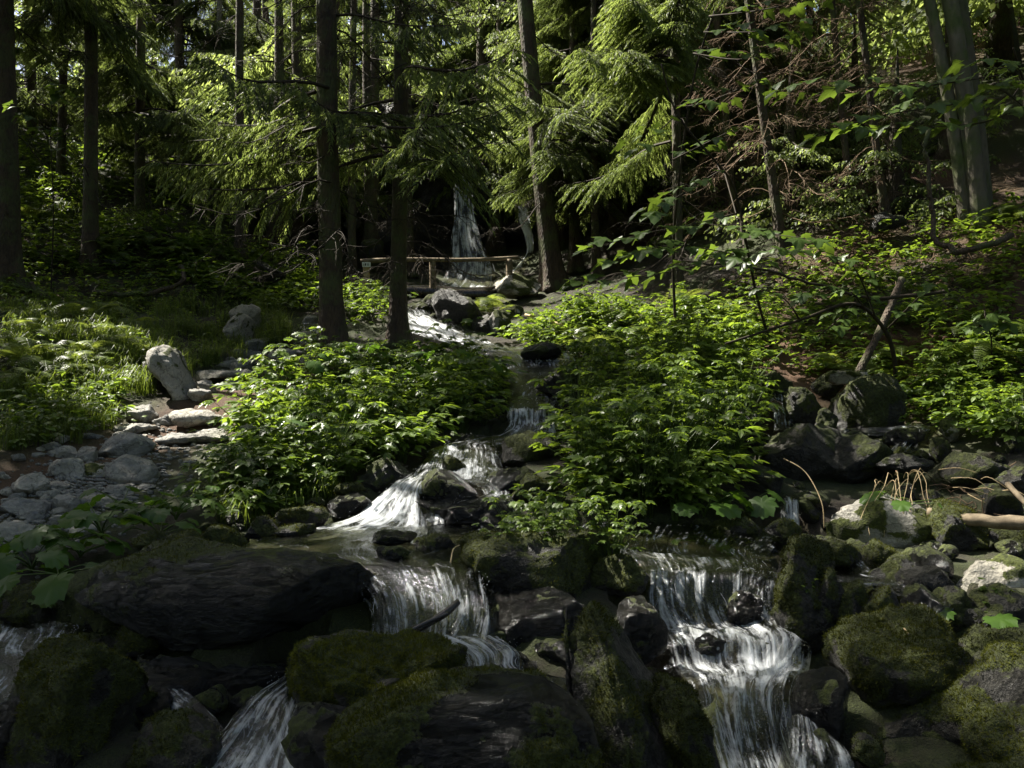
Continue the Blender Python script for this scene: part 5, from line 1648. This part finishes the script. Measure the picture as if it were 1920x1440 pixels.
def scatter(poly, n, seed, avoid=.12):
    r = np.random.default_rng(seed)
    pl = np.array(poly)
    out = []
    while len(out) < n:
        px = r.uniform(pl[:, 0].min(), pl[:, 0].max(), n * 2)
        py = r.uniform(pl[:, 1].min(), pl[:, 1].max(), n * 2)
        ok = in_poly(px, py, poly)
        px, py = px[ok], py[ok]
        d = ground_hit(px, py)
        x = (px - 960) / F * d
        keep = ~near_water(x, d, avoid)
        for a, b in zip(x[keep], d[keep]):
            out.append((a, b, gz(a, b)[0]))
        n0 = len(out)
        if n0 == 0:
            break
    return np.array(out[:n])


def put_herb(kind, x, y, z, s, label, group, name='leafy_herb'):
    st, fo = random.choice(kind)
    root = link(name, None, loc=(x, y, z - .02), rot=(random.uniform(-.12, .12), random.uniform(-.12, .12), random.uniform(0, 6.3)), scale=s)
    tag(root, label, 'plant', group)
    link('stem', st, root)
    link('foliage', fo, root)
    return root


Z = {
    'centre': [(470, 750), (620, 715), (790, 690), (960, 720), (1010, 780), (900, 800), (800, 850), (640, 910), (450, 950), (445, 870)],
    'right': [(1050, 700), (1300, 690), (1400, 730), (1410, 860), (1350, 940), (1290, 985), (1090, 960), (1060, 850)],
    'sunny': [(960, 620), (1150, 570), (1450, 620), (1410, 700), (1060, 700), (960, 650)],
    'rightbank': [(1650, 730), (1920, 720), (1920, 850), (1720, 830)],
    'grassbank': [(0, 580), (260, 560), (500, 560), (560, 640), (420, 690), (270, 750), (0, 760)],
    'leftedge': [(0, 760), (200, 745), (250, 800), (100, 850), (0, 850)],
    'bridgebush': [(630, 560), (740, 560), (740, 620), (640, 620)],
    'upper': [(330, 480), (600, 470), (600, 600), (480, 590), (350, 540)],
    'slope': [(0, 260), (330, 300), (450, 470), (60, 520), (0, 500)],
    'dark_slope': [(1350, 530), (1560, 470), (1920, 380), (1920, 730), (1500, 720)],
    'leftfloor': [(0, 490), (340, 490), (430, 560), (250, 590), (0, 600)],
    'poolbank': [(380, 930), (640, 900), (620, 950), (400, 1000)],
}
for (x, y, z) in scatter(Z['centre'], 105, 1):
    put_herb(random.choice((HERBS, HERBS, HERBT)), x, y, z, random.uniform(.5, 1.25), 'leafy green herb in the dense patch below the pair of spruces', 'herbs below the pair of spruces')
for (x, y, z) in scatter(Z['right'], 80, 2):
    put_herb(random.choice((HERBT, HERBT, HERBS)), x, y, z, random.uniform(.55, 1.35), 'feathery shaded herb on the bank above the rippling shallows', 'herbs above the shallows')
for (x, y, z) in scatter(Z['sunny'], 45, 3):
    put_herb(HERBS, x, y, z, random.uniform(.7, 1.1), 'brightly sunlit herb in the clearing beyond the stream', 'herbs in the sunny clearing')
for (x, y, z) in scatter(Z['rightbank'], 26, 4):
    put_herb(HERBS, x, y, z, random.uniform(.6, .9), 'low herb on the shaded bank above the gleaming seep', 'herbs on the shaded bank')
for (x, y, z) in scatter(Z['bridgebush'], 14, 5):
    put_herb(HERBS, x, y, z, random.uniform(.7, 1.0), 'bushy herb beside the marked post of the footbridge', 'bushy herbs by the marked post')
for (x, y, z) in scatter(Z['poolbank'], 16, 6):
    put_herb(HERBS, x, y, z, random.uniform(.6, .9), 'low herb on the bank beside the dark pool', 'herbs beside the dark pool')
for k in range(16):       # on the island rock between the cascades
    x = (random.uniform(950, 1150) - 960) / F * 5.3
    y = random.uniform(5.1, 5.6)
    put_herb(HERBT, x, y, P(960, 1085, 5.3)[2] + .10 + random.uniform(-.06, .06), random.uniform(.45, .72), 'feathery herb growing on the island rock between the cascades', 'herbs on the island rock')
for (px, py, d, s) in [(1505, 1120, 4.85, .25), (1500, 1135, 4.8, .22), (100, 1290, 4.2, .25), (80, 1400, 3.95, .22), (100, 1200, 4.7, .22), (1860, 1150, 4.9, .35)]:
    p = P(px, py, d)
    put_herb(HERBS, p[0], p[1], p[2], s, 'small tuft of leaves rooted in the moss of a boulder', 'leaf tufts on mossy boulders')

# undergrowth mass too small to tell apart
ge = Geo()
UNDER = [('centre', 500, .9), ('right', 380, .9), ('sunny', 420, .8), ('grassbank', 260, .55), ('leftedge', 120, .7), ('upper', 420, 1.0), ('slope', 520, 1.0), ('dark_slope', 560, .8), ('leftfloor', 240, .8), ('rightbank', 120, .8), ('bridgebush', 40, .8), ('poolbank', 60, .7)]
for zi, (zn, n, s) in enumerate(UNDER):
    pp = scatter(Z[zn], int(n * .8), 40 + zi, .10)
    for v in range(4):
        sub = pp[v::4]
        V, Fs, ms = HERBLOW[v]
        sc = rng.uniform(.6, 1.25, len(sub)) * s
        an = rng.uniform(0, 6.3, len(sub))
        R = np.stack([rotz(a) * k for a, k in zip(an, sc)])
        ge.many(V, Fs[0], R, sub)
tag(link('undergrowth', ge.mesh('undergrowth', M_HERB, False)), 'dense low green undergrowth covering the banks', 'undergrowth', kind='stuff')

# ferns
def frond(seed, n=22):
    r = np.random.default_rng(seed)
    t = np.linspace(0, 1, 10)
    ax = np.stack([t * .8, 0 * t, .75 * t - .85 * t ** 2.2 + .06], -1)
    st, ge = Geo(), Geo()
    V, Fs = tube(ax, np.linspace(.004, .001, 10), 3, False)
    ge.add(V, Fs)
    TV = np.array([[0, -.13, 0], [0, .13, 0], [.35, .17, -.03], [.35, -.17, -.03], [.7, .1, -.1], [.7, -.1, -.1], [1, 0, -.2]])
    TF = np.array([[0, 3, 2], [0, 2, 1], [3, 5, 4], [3, 4, 2], [5, 6, 4]])
    R, T = [], []
    for i in range(n):
        s = .14 + .86 * i / (n - 1)
        p = np.array([np.interp(s, t, ax[:, c]) for c in range(3)])
        l = .17 * math.sin(math.pi * (.12 + .86 * s) ** .8) + .012
        sl = np.interp(s, t, np.gradient(ax[:, 2], ax[:, 0]))
        for sg in (-1, 1):
            R.append(roty(-math.atan(sl)) @ rotz(sg * 1.25) @ rotx(sg * r.normal(.1, .15)) * l * np.array([1, .55, 1]))
            T.append(p)
    ge.many(TV, TF, np.array(R), np.array(T))
    return ge.mesh('frond', M_FERN, False)


FRONDS = [frond(s) for s in range(4)]


def fern(x, y, z, s, label, group, n=9):
    root = link('fern', None, loc=(x, y, z - .02), rot=(random.uniform(-.1, .1), random.uniform(-.1, .1), random.uniform(0, 6.3)), scale=s)
    tag(root, label, 'fern', group)
    for k in range(n):
        link('frond', random.choice(FRONDS), root, (0, 0, 0), (random.uniform(-.2, .2), random.uniform(-.35, .25), k * 2 * math.pi / n + random.uniform(-.3, .3)), random.uniform(.75, 1.1))


for (x, y, z) in scatter([(60, 600), (280, 590), (300, 640), (260, 700), (10, 740), (10, 600)], 22, 11):
    fern(x, y, z, random.uniform(.55, .85), 'fern among the grass on the bank above the path', 'ferns above the path')
for (x, y, z) in scatter([(1020, 590), (1340, 570), (1400, 640), (1100, 670)], 16, 12):
    fern(x, y, z, random.uniform(.6, .95), 'bright fern in the sunny clearing beyond the stream', 'ferns in the sunny clearing')
for (x, y, z) in scatter([(1450, 640), (1900, 600), (1900, 740), (1560, 740)], 16, 13):
    fern(x, y, z, random.uniform(.5, .75), 'dark fern on the shaded slope below the grey stems', 'ferns on the shaded slope', 7)
for (x, y, z) in scatter([(30, 380), (400, 420), (430, 500), (100, 500)], 12, 14):
    fern(x, y, z, random.uniform(.6, 1.0), 'fern on the dark slope among the boulders and trunks', 'ferns among the far trunks', 8)
for (px, py, d) in [(905, 560, 15.2), (925, 575, 14.8)]:
    p = P(px, py, d)
    fern(p[0], p[1], max(gz(p[0], p[1])[0], p[2] - .2), .9, 'large sunlit fern in front of the tilted slab', 'ferns at the tilted slab')

# grass
def grass_geo(pp, blades, h, seed):
    r = np.random.default_rng(seed)
    n = len(pp) * blades
    b = np.repeat(pp, blades, 0) + np.stack([r.normal(0, .05, n), r.normal(0, .05, n), np.zeros(n)], -1)
    a = r.uniform(0, 6.3, n)
    hh = h * r.uniform(.5, 1.2, n)
    dr = np.stack([np.cos(a), np.sin(a), 0 * a], -1)
    sd_ = np.stack([-np.sin(a), np.cos(a), 0 * a], -1)
    w = (.0028 * r.uniform(.7, 1.4, n))[:, None]
    up = np.array([0, 0, 1.0])
    bend = r.uniform(.3, 1.0, n)[:, None]
    H = hh[:, None]
    p1 = b + up * H * .55 + dr * H * .15 * bend
    p2 = b + up * H * (.85 - .2 * bend) + dr * H * .5 * bend
    p3 = b + up * H * (.85 - .55 * bend) + dr * H * .85 * bend
    V = np.stack([b - sd_ * w, b + sd_ * w, p1 - sd_ * w, p1 + sd_ * w, p2 - sd_ * w * .7, p2 + sd_ * w * .7, p3], 1).reshape(-1, 3)
    o = np.arange(n)[:, None] * 7
    Q = np.concatenate([o + np.array([[0, 1, 3, 2]]), o + np.array([[2, 3, 5, 4]])])
    T = o + np.array([[4, 5, 6]])
    return V, [Q, T]


for zn, poly, n, bl, h, txt in [('grassbank', Z['grassbank'], 520, 22, .34, 'long green grass on the bank above the path'),
                                ('leftedge', [(0, 770), (200, 760), (230, 800), (120, 840), (0, 850)], 60, 26, .26, 'grass at the edge of the stony path'),
                                ('pool', [(400, 930), (640, 900), (600, 960), (450, 1000)], 60, 22, .25, 'drooping grass on the bank beside the dark pool'),
                                ('far', [(0, 270), (300, 320), (400, 440), (60, 440)], 200, 22, .4, 'pale grass on the far slope between the trunks'),
                                ('tuft', [(240, 735), (285, 735), (285, 752), (245, 752)], 6, 40, .4, 'bright tuft of grass beside the leaning plate of rock')]:
    ge = Geo()
    gp = scatter(poly, n, 60 + n)
    if zn in ('grassbank', 'far'):
        gp = gp[vnoise(gp * 1.7, 12) + .5 * vnoise(gp * 5, 2) > -.12]
    V, Fs = grass_geo(gp, bl, h, n)
    ge.add(V, Fs)
    tag(link('grass', ge.mesh('grass', M_GRASS, False)), txt, 'grass', kind='stuff')

# butterbur: big round leaves, each its own part
BB = []
for s in range(4):
    V, Fs = leaf_geo('butterbur', bend=.22 + .05 * s, fold=.10 - .05 * (s % 2), n=34, ripple=.02, pleat=.035)
    ge = Geo()
    ge.add(V, Fs)
    BB.append(ge.mesh('leaf', M_BUTTERBUR, True))


def butterbur(px, py, d, n, hs, size, label, group, face=None, spread=.22):
    p = P(px, py, d)
    root = link('butterbur', None, loc=p)
    tag(root, label, 'plant', group)
    for k in range(n):
        a = k * 2 * math.pi / n + random.uniform(-.4, .4)
        rd, z = spread * random.uniform(.5, 1.2), hs * random.uniform(.5, 1.1)
        tip = np.array([math.cos(a) * rd, math.sin(a) * rd, z])
        t = np.linspace(0, 1, 6)[:, None]
        path = tip * np.hstack([t ** 1.5, t ** 1.5, t ** .7])
        ge = Geo()
        V, Fs = tube(path, np.linspace(.005, .003, 6), 5, False)
        ge.add(V, Fs)
        link('stalk', ge.mesh('stalk', M_STALK), root)
        link('leaf', random.choice(BB), root, tip, (random.uniform(-.3, .3), random.uniform(.0, .55), a + random.uniform(-.5, .5)), size * random.uniform(.7, 1.2))


for (px, py, d, n, hs, sz) in [(110, 1040, 5.6, 9, .20, .15), (190, 1010, 5.8, 9, .2, .13), (270, 985, 6.2, 8, .2, .13), (330, 975, 6.3, 8, .18, .12), (230, 960, 6.5, 7, .16, .12), (60, 1075, 5.3, 8, .18, .15), (390, 960, 6.6, 7, .2, .12), (300, 1010, 5.9, 8, .14, .11), (150, 1045, 5.5, 8, .14, .11), (30, 1040, 5.6, 7, .16, .13)]:
    butterbur(px, py, d, n, hs, sz, 'big-leaved butterbur below the stony path', 'butterbur below the stony path')
for (px, py, d, n, hs, sz) in [(20, 1130, 5.0, 7, .10, .16), (110, 1080, 5.05, 6, .05, .16)]:
    butterbur(px, py, d, n, hs, sz, 'drooping broad leaves hanging over the black hollow by the thin spout', 'drooping leaves by the thin spout')
for (px, py, d, n, hs, sz) in [(600, 830, 7.9, 6, .25, .2), (730, 735, 9.6, 6, .35, .18), (560, 720, 10, 6, .35, .18), (830, 700, 10.4, 6, .3, .17), (680, 700, 10.6, 6, .35, .18), (900, 720, 10, 6, .3, .16)]:
    butterbur(px, py, d, n, hs, sz, 'broad pale leaves standing above the herbs below the pair of spruces', 'broad leaves in the herb patch', spread=.3)
for (px, py, d, n, hs, sz) in [(1320, 970, 6.4, 6, .18, .16), (1400, 960, 6.6, 5, .15, .16), (1325, 1020, 6.1, 4, .05, .15)]:
    butterbur(px, py, d, n, hs, sz, 'broad leaves drooping over the edge of the rippling shallows', 'broad leaves by the shallows')
butterbur(1690, 950, 6.2, 6, .08, .14, 'limp dark leaves lying among dry stems on the big pale stone', None)
butterbur(1840, 1150, 4.85, 5, .05, .13, 'green leaves hanging beside the flat pale grey stone', None)

# ------------------------------------------------------------------ sycamore saplings with large leaves
ML = []
for s in range(3):
    V, Fs = leaf_geo('maple', bend=.25 + .15 * s, fold=.16 - .12 * s, ripple=.04)
    ge = Geo()
    ge.add(V, Fs)
    ML.append(ge.mesh('leaf', M_MAPLE, True))


def sapling(stem, boughs, label, r0=.02, size=.17, step=.16, group=None, mat=None):
    """stem and boughs are pixel/distance paths"""
    S = smooth_path([P(*s) for s in stem], 6)
    base = S[0].copy()
    gd_ = gz(base[0], base[1])[0]
    if base[2] > gd_ - .02:                    # root it in the ground
        base[2] = gd_ - .03
        S = np.vstack([base, S[1:]])
    root = link('maple_sapling', None, loc=base)
    tag(root, label, 'sapling', group)
    ge = Geo()
    V, Fs = tube(S - base, np.linspace(r0, r0 * .45, len(S)), 7)
    ge.add(V, Fs)
    link('stem', ge.mesh('stem', mat or M_TWIGD), root)
    for b in boughs:
        Bp = smooth_path([P(*q) for q in b], 6)
        j = np.argmin(np.linalg.norm(S - Bp[0], axis=1))
        Bp = np.vstack([S[j], Bp])
        ge = Geo()
        V, Fs = tube(Bp - base, np.linspace(r0 * .42, .0022, len(Bp)), 5)
        ge.add(V, Fs)
        bo = link('bough', ge.mesh('bough', M_TWIGD), root)
        seg = np.concatenate([[0], np.cumsum(np.linalg.norm(np.diff(Bp, axis=0), axis=1))])
        s = seg[-1] * .28
        while s < seg[-1]:
            p = np.array([np.interp(s, seg, Bp[:, c]) for c in range(3)])
            q = np.array([np.interp(min(s + .05, seg[-1]), seg, Bp[:, c]) for c in range(3)])
            a0 = math.atan2(*(q - p)[1::-1])
            for sg in (-1, 1):
                a = a0 + sg * random.uniform(.5, 1.4)
                ln = random.uniform(.04, .13)
                tip = p + np.array([math.cos(a) * ln, math.sin(a) * ln, random.uniform(-.03, .05)])
                link('leaf', random.choice(ML), bo, tip - base, (random.uniform(-.35, .35), random.uniform(-.05, .5), a), size * random.uniform(.6, 1.2))
            s += step * random.uniform(.7, 1.3)
        link('leaf', random.choice(ML), bo, Bp[-1] - base, (random.uniform(-.2, .2), random.uniform(0, .4), a0), size)


sapling([(1446, 650, 11.0), (1420, 560, 10.4), (1398, 450, 9.6), (1375, 350, 9.2), (1335, 295, 8.8), (1270, 215, 8.6), (1240, 120, 8.4)],
        [[(1380, 400, 8.8), (1300, 420, 8.5), (1200, 440, 8.2), (1100, 470, 8.0)], [(1350, 320, 8.8), (1300, 350, 8.4), (1220, 400, 8.0)],
         [(1395, 460, 9.0), (1300, 500, 8.5), (1180, 520, 8.2), (1080, 530, 8.0)], [(1390, 440, 9.0), (1450, 440, 8.6), (1530, 450, 8.3)], [(1270, 215, 8.6), (1230, 250, 8.3), (1190, 280, 8.1)],
         [(1390, 500, 9.2), (1440, 480, 8.6), (1500, 470, 8.2)], [(1395, 480, 9.0), (1260, 460, 8.4), (1150, 490, 7.8)]],
        'young maple spreading layered leafy boughs over the sunny clearing', .018, .165)
sapling([(1980, 470, 10.4), (1960, 300, 9.8), (1930, 190, 9.0), (1900, 90, 8.5)],
        [[(1900, 180, 8.8), (1760, 200, 8.3), (1640, 220, 8.0), (1520, 260, 7.8)], [(1880, 140, 8.6), (1740, 160, 8.2), (1600, 165, 7.9), (1460, 170, 7.7)],
         [(1920, 200, 8.6), (1840, 230, 8.2), (1700, 240, 8.0), (1600, 240, 8.0)], [(1930, 180, 8.8), (1900, 130, 8.0), (1860, 130, 7.6), (1830, 120, 7.5)], [(1940, 220, 9), (1880, 170, 8), (1840, 180, 7.6)]],
        'maple sapling reaching thin leafy boughs in front of the grey stems', .02, .16)
sapling([(1330, -60, 10.5), (1400, -40, 10.2), (1380, 20, 9.8), (1340, 60, 9.5)] if False else [(1268, 645, 11.9), (1262, 480, 11.6), (1272, 350, 11), (1300, 150, 10.4), (1340, 20, 10)],
        [[(1330, 30, 10), (1420, 20, 9.4), (1520, 0, 9), (1600, -10, 8.8)], [(1320, 60, 10), (1400, 60, 9.4), (1500, 50, 9)], [(1300, 100, 10), (1400, 110, 9.4), (1480, 60, 9)],
         [(1280, 200, 10.4), (1330, 190, 9.8), (1420, 150, 9.3)], [(1260, 300, 10.6), (1320, 270, 9.8), (1380, 240, 9.4)]],
        'taller maple with leaves hanging against the twig thicket', .022, .15)
sapling([(1680, 690, 9.4), (1660, 620, 9.2), (1600, 570, 9), (1500, 600, 8.7), (1360, 645, 8.5)],
        [[(1600, 570, 9), (1560, 610, 8.6), (1520, 640, 8.4)], [(1640, 590, 9), (1600, 500, 8.6), (1540, 470, 8.3)], [(1620, 575, 9), (1580, 540, 8.5), (1500, 560, 8.2)], [(1660, 620, 9.2), (1720, 560, 8.8), (1760, 520, 8.5)],
         [(1500, 600, 8.7), (1470, 560, 8.4), (1420, 540, 8.2)]],
        'low maple with a long bare limb stretching towards the clearing', .026, .13)
sapling([(1860, 640, 9.0), (1850, 600, 8.8), (1845, 570, 8.7)], [[(1850, 600, 8.8), (1820, 612, 8.5)], [(1848, 600, 8.8), (1890, 605, 8.5)], [(1846, 590, 8.7), (1850, 600, 8.3)]],
        'small maple seedling on the shaded slope', .008, .15, .12)
sapling([(95, 560, 14), (100, 400, 13.8), (95, 250, 13.6), (100, 160, 13.5)], [[(100, 300, 13.6), (130, 260, 13.2), (110, 240, 13)], [(98, 200, 13.5), (120, 170, 13.1), (105, 160, 13)], [(98, 250, 13.5), (50, 220, 13.1), (30, 200, 13)]],
        'thin maple sapling beside the mossy spruce trunk', .012, .16, .15)

# ------------------------------------------------------------------ branches, logs, stems and the bent sapling
def stick(name, path, r0, r1, mat, label, cat, n=6, sides=7, group=None, wob=.0):
    Pp = smooth_path([P(*q) for q in path], n)
    if wob:
        Pp = Pp + wob * fbm(Pp * 6 + len(label), 3, 5)[:, None] * np.array([1, .5, 1])
    base = Pp[0].copy()
    ge = Geo()
    rad = np.linspace(r0, r1, len(Pp)) * (1 + .18 * vnoise(Pp * 14, 6))
    V, Fs = tube(Pp - base, rad, sides)
    ge.add(V, Fs)
    return tag(link(name, ge.mesh(name, mat), loc=base), label, cat, group)


stick('fallen_branch', [(690, 1215, 4.36), (760, 1190, 4.4), (830, 1152, 4.5), (862, 1125, 4.6)], .022, .016, M_WETLOG, 'wet black branch jammed across the wide cascade', 'branch', wob=.01)
stick('fallen_branch', [(760, 1188, 4.36), (800, 1168, 4.42), (840, 1152, 4.48)], .012, .008, M_WETLOG, 'short wet branch beside the black branch in the cascade', 'branch', wob=.01)
stick('bleached_log', [(1740, 962, 6.1), (1820, 972, 5.9), (1960, 985, 5.7)], .035, .05, M_LOG, 'bleached log lying across the shaded bank', 'log', wob=.02)
stick('fallen_branch', [(1890, 908, 6.3), (1920, 940, 6.0), (1960, 975, 5.8)], .02, .02, M_LOG, 'broken pale branch crossing the bleached log', 'branch')
stick('fallen_branch', [(1350, 688, 9.6), (1425, 690, 9.4)], .013, .010, M_LOG, 'short bare branch above the gully fall', 'branch', 4)
stick('mossy_log', [(1590, 735, 9.3), (1640, 640, 9.6), (1690, 525, 10)], .045, .04, M_BARK, 'leaning mossy trunk cut off at the top above the gully', 'log', 6, 12, wob=.02)
stick('bent_sapling', [(1735, 250, 11.2), (1740, 350, 11.1), (1748, 430, 11), (1775, 465, 10.8), (1840, 465, 10.6), (1900, 440, 10.8)], .026, .042, M_BARK, 'bent dark stem curving out of the needle slope', 'sapling', 8, 9, wob=.05)
stick('fallen_branch', [(1280, 490, 10), (1400, 500, 9.6), (1520, 530, 9.4), (1640, 560, 9.3), (1780, 545, 9.4)], .012, .02, M_TWIGD, 'long dark bare branch crossing above the shaded slope', 'branch', wob=.02)
stick('fallen_log', [(175, 548, 14.6), (240, 552, 14.5), (300, 545, 14.8), (345, 525, 15.2), (335, 500, 15.6)], .045, .035, M_BARK, 'crooked fallen log on the bank below the boulders', 'log', wob=.04)
stick('fallen_log', [(-20, 560, 13.8), (40, 530, 14.2), (90, 560, 13.6)], .08, .06, M_BARK, 'dark root log at the foot of the stout spruce', 'log')
stick('fallen_log', [(60, 585, 13), (130, 590, 12.8), (200, 600, 12.4)], .05, .04, M_BARK, 'dark fallen branch half buried in the grassy bank', 'log', wob=.03)
stick('fallen_branch', [(985, 590, 13.4), (1040, 605, 13.0), (1060, 612, 12.9)], .02, .02, M_PALEWOOD, 'sunlit pale branch among the ferns', 'branch')
stick('fallen_branch', [(910, 615, 13.8), (935, 580, 14.2)], .018, .014, M_LOG, 'slanting pole leaning beside the upright mossy stone', 'branch')
stick('fallen_branch', [(870, 585, 14.4), (905, 612, 13.9)], .014, .012, M_LOG, 'thin stick resting on the slanting boulder', 'branch')
stick('fallen_branch', [(1470, 860, 6.9), (1510, 885, 6.7), (1540, 940, 6.5), (1545, 990, 6.4)], .0045, .0035, M_PALEWOOD, 'curved pale dead stem hanging beside the big pale stone', 'branch')
stick('fallen_branch', [(1695, 1178, 4.35), (1716, 1206, 4.25)], .0045, .003, M_PALEWOOD, 'short dry stalk lying on the broad mossy boulder', 'branch', 3, 5)
stick('fallen_branch', [(1750, 1290 - 270, 5.9), (1735, 1030, 5.8), (1712, 1036, 5.75)], .004, .003, M_PALEWOOD, 'bent straw on the mossy cushion boulder', 'branch', 3, 5)
stick('fallen_branch', [(845, 1055, 5.0), (850, 1030, 5.1), (862, 1022, 5.1)], .004, .003, M_PALEWOOD, 'tiny dry stalk at the lip of the wide cascade', 'branch', 3, 5)
for i in range(13):
    x, y = random.uniform(1640, 1735), random.uniform(880, 905)
    dx = random.uniform(-28, 28)
    stick('dry_stem', [(x - dx * .5, y + 8, 6.5), (x, y, 6.38), (x + dx * .7 + random.uniform(-8, 8), y + random.uniform(14, 34), 6.25), (x + dx + random.uniform(-16, 16), y + random.uniform(40, 110), 6.1)], .0032, .002, M_PALEWOOD, 'dry pale stem drooping over the big pale stone', 'stem', 5, 5, 'dry stems on the big pale stone', .02)
for i in range(9):
    x = random.uniform(1760, 1900)
    y = random.uniform(880, 940)
    stick('dry_stem', [(x, y, 6.6), (x + random.uniform(20, 50), y + random.uniform(-4, 20), 6.4), (x + random.uniform(50, 90), y + random.uniform(5, 45), 6.3)], .0035, .0022, M_PALEWOOD, 'dry stem strewn on the shaded bank by the bleached log', 'stem', 4, 5, 'dry stems by the bleached log')
for i, (a, b) in enumerate([((600, 655, 12), (560, 690, 11.5)), ((650, 660, 12), (700, 690, 11.6)), ((735, 640, 12.5), (690, 640, 12.3)), ((730, 645, 12.5), (680, 665, 12)), ((765, 640, 12.5), (800, 665, 12.1))]):
    p0, p1 = P(*a), P(*b)
    m_ = (p0 + p1) / 2
    pth = np.array([[p0[0], p0[1], gz(p0[0], p0[1])[0] + .06], [m_[0], m_[1], gz(m_[0], m_[1])[0] + .05], [p1[0], p1[1], gz(p1[0], p1[1])[0] - .02]])
    ge = Geo()
    V, Fs = tube(smooth_path(pth, 6) - pth[0], np.linspace(.055, .02, len(smooth_path(pth, 6))), 7)
    ge.add(V, Fs)
    tag(link('tree_root', ge.mesh('tree_root', M_BARK), loc=pth[0]), 'mossy root snaking from the foot of the pair of spruces', 'root', 'roots of the pair of spruces')

# twigs and litter on the forest floor
ge = Geo()
for zi, (poly, n) in enumerate([([(1280, 560), (1500, 470), (1920, 320), (1920, 520), (1350, 620)], 900), ([(0, 430), (330, 440), (420, 520), (300, 580), (0, 600)], 300), ([(1650, 880), (1920, 880), (1920, 1000), (1700, 1000)], 90)]):
    pp = scatter(poly, n, 90 + zi, .05)
    for p in pp:
        a, l = rng.uniform(0, 6.3), rng.uniform(.08, .5) * (1 if p[1] > 8 else .5)
        t = np.linspace(0, 1, 4)[:, None]
        q = p + np.array([math.cos(a), math.sin(a), 0]) * l * (t - .5)
        q[:, 2] = gz(q[:, 0], q[:, 1]) + .015 + rng.uniform(0, .06) * t[:, 0]
        V, Fs = tube(q + rng.normal(0, .012, q.shape), np.array([1, .9, .8, .5]) * rng.uniform(.002, .007), 3, False)
        ge.add(V, Fs)
tag(link('twig_litter', ge.mesh('twig_litter', M_TWIG)), 'fallen twigs littering the needle slope and banks', 'litter', kind='stuff')
# moss and seedlings round the grey stems
for k in range(9):
    x, y = base_tw[0] + random.uniform(-1.0, .9), base_tw[1] + random.uniform(-.9, .1)
    fern(x, y, gz(x, y)[0], random.uniform(.4, .6), 'small fern at the foot of the grey smooth-barked stems', 'ferns at the grey stems', 6)

# ------------------------------------------------------------------ footbridge with rail
br = link('footbridge', None, loc=P(820, 548, 16.4))
tag(br, 'log footbridge with a pole handrail below the tall waterfall', 'footbridge')
o0 = np.array(br.location)


def bridge_part(name, a, b, r0, r1, mat, flat=None):
    A, B = P(*a) - o0, P(*b) - o0
    pth = smooth_path([A, B], 8)
    pth[:, 2] += .015 * np.sin(np.linspace(0, 7, len(pth)))
    ge = Geo()
    V, Fs = tube(pth, np.linspace(r0, r1, len(pth)), 9)
    ge.add(V, Fs)
    return link(name, ge.mesh(name, mat), br)


bridge_part('handrail', (676, 490, 16.0), (972, 484, 16.6), .045, .035, M_LOG)
for (a, b) in [((687, 490, 16.05), (687, 548, 16.05)), ((811, 489, 16.3), (812, 552, 16.3)), ((955, 486, 16.55), (955, 545, 16.55))]:
    bridge_part('post', a, b, .06, .065, M_PALEWOOD if a[0] < 800 else M_LOG)
bridge_part('deck_log', (730, 548, 16.2), (930, 552, 16.5), .11, .10, M_WETLOG)
bridge_part('deck_log', (735, 545, 16.6), (930, 548, 16.9), .11, .10, M_WETLOG)
# the little white plate on the post
c = P(687, 496, 15.97) - o0
plate = bpy.data.meshes.new('plate')
bm = bmesh.new()
bmesh.ops.create_cube(bm, size=1)
bmesh.ops.scale(bm, vec=(.15, .012, .085), verts=bm.verts)
bmesh.ops.bevel(bm, geom=bm.edges[:], offset=.003, segments=1)
bm.to_mesh(plate)
bm.free()
M_WHITE = simple_mat('white_paint', (.72, .73, .74), .5, .4, .1, 30, .05)
M_INK = simple_mat('dark_paint', (.03, .03, .035), .6, .3, .1)
plate.materials.append(M_WHITE)
pl = link('plate', plate, br, c)
for k, (dx, w) in enumerate([(-.045, .008), (-.015, .022), (.022, .008), (.042, .008)]):
    me = bpy.data.meshes.new('mark')
    bm = bmesh.new()
    bmesh.ops.create_cube(bm, size=1)
    bmesh.ops.scale(bm, vec=(w, .003, .042), verts=bm.verts)
    bm.to_mesh(me)
    bm.free()
    me.materials.append(M_INK)
    link('mark', me, pl, (dx, -.0085, 0))
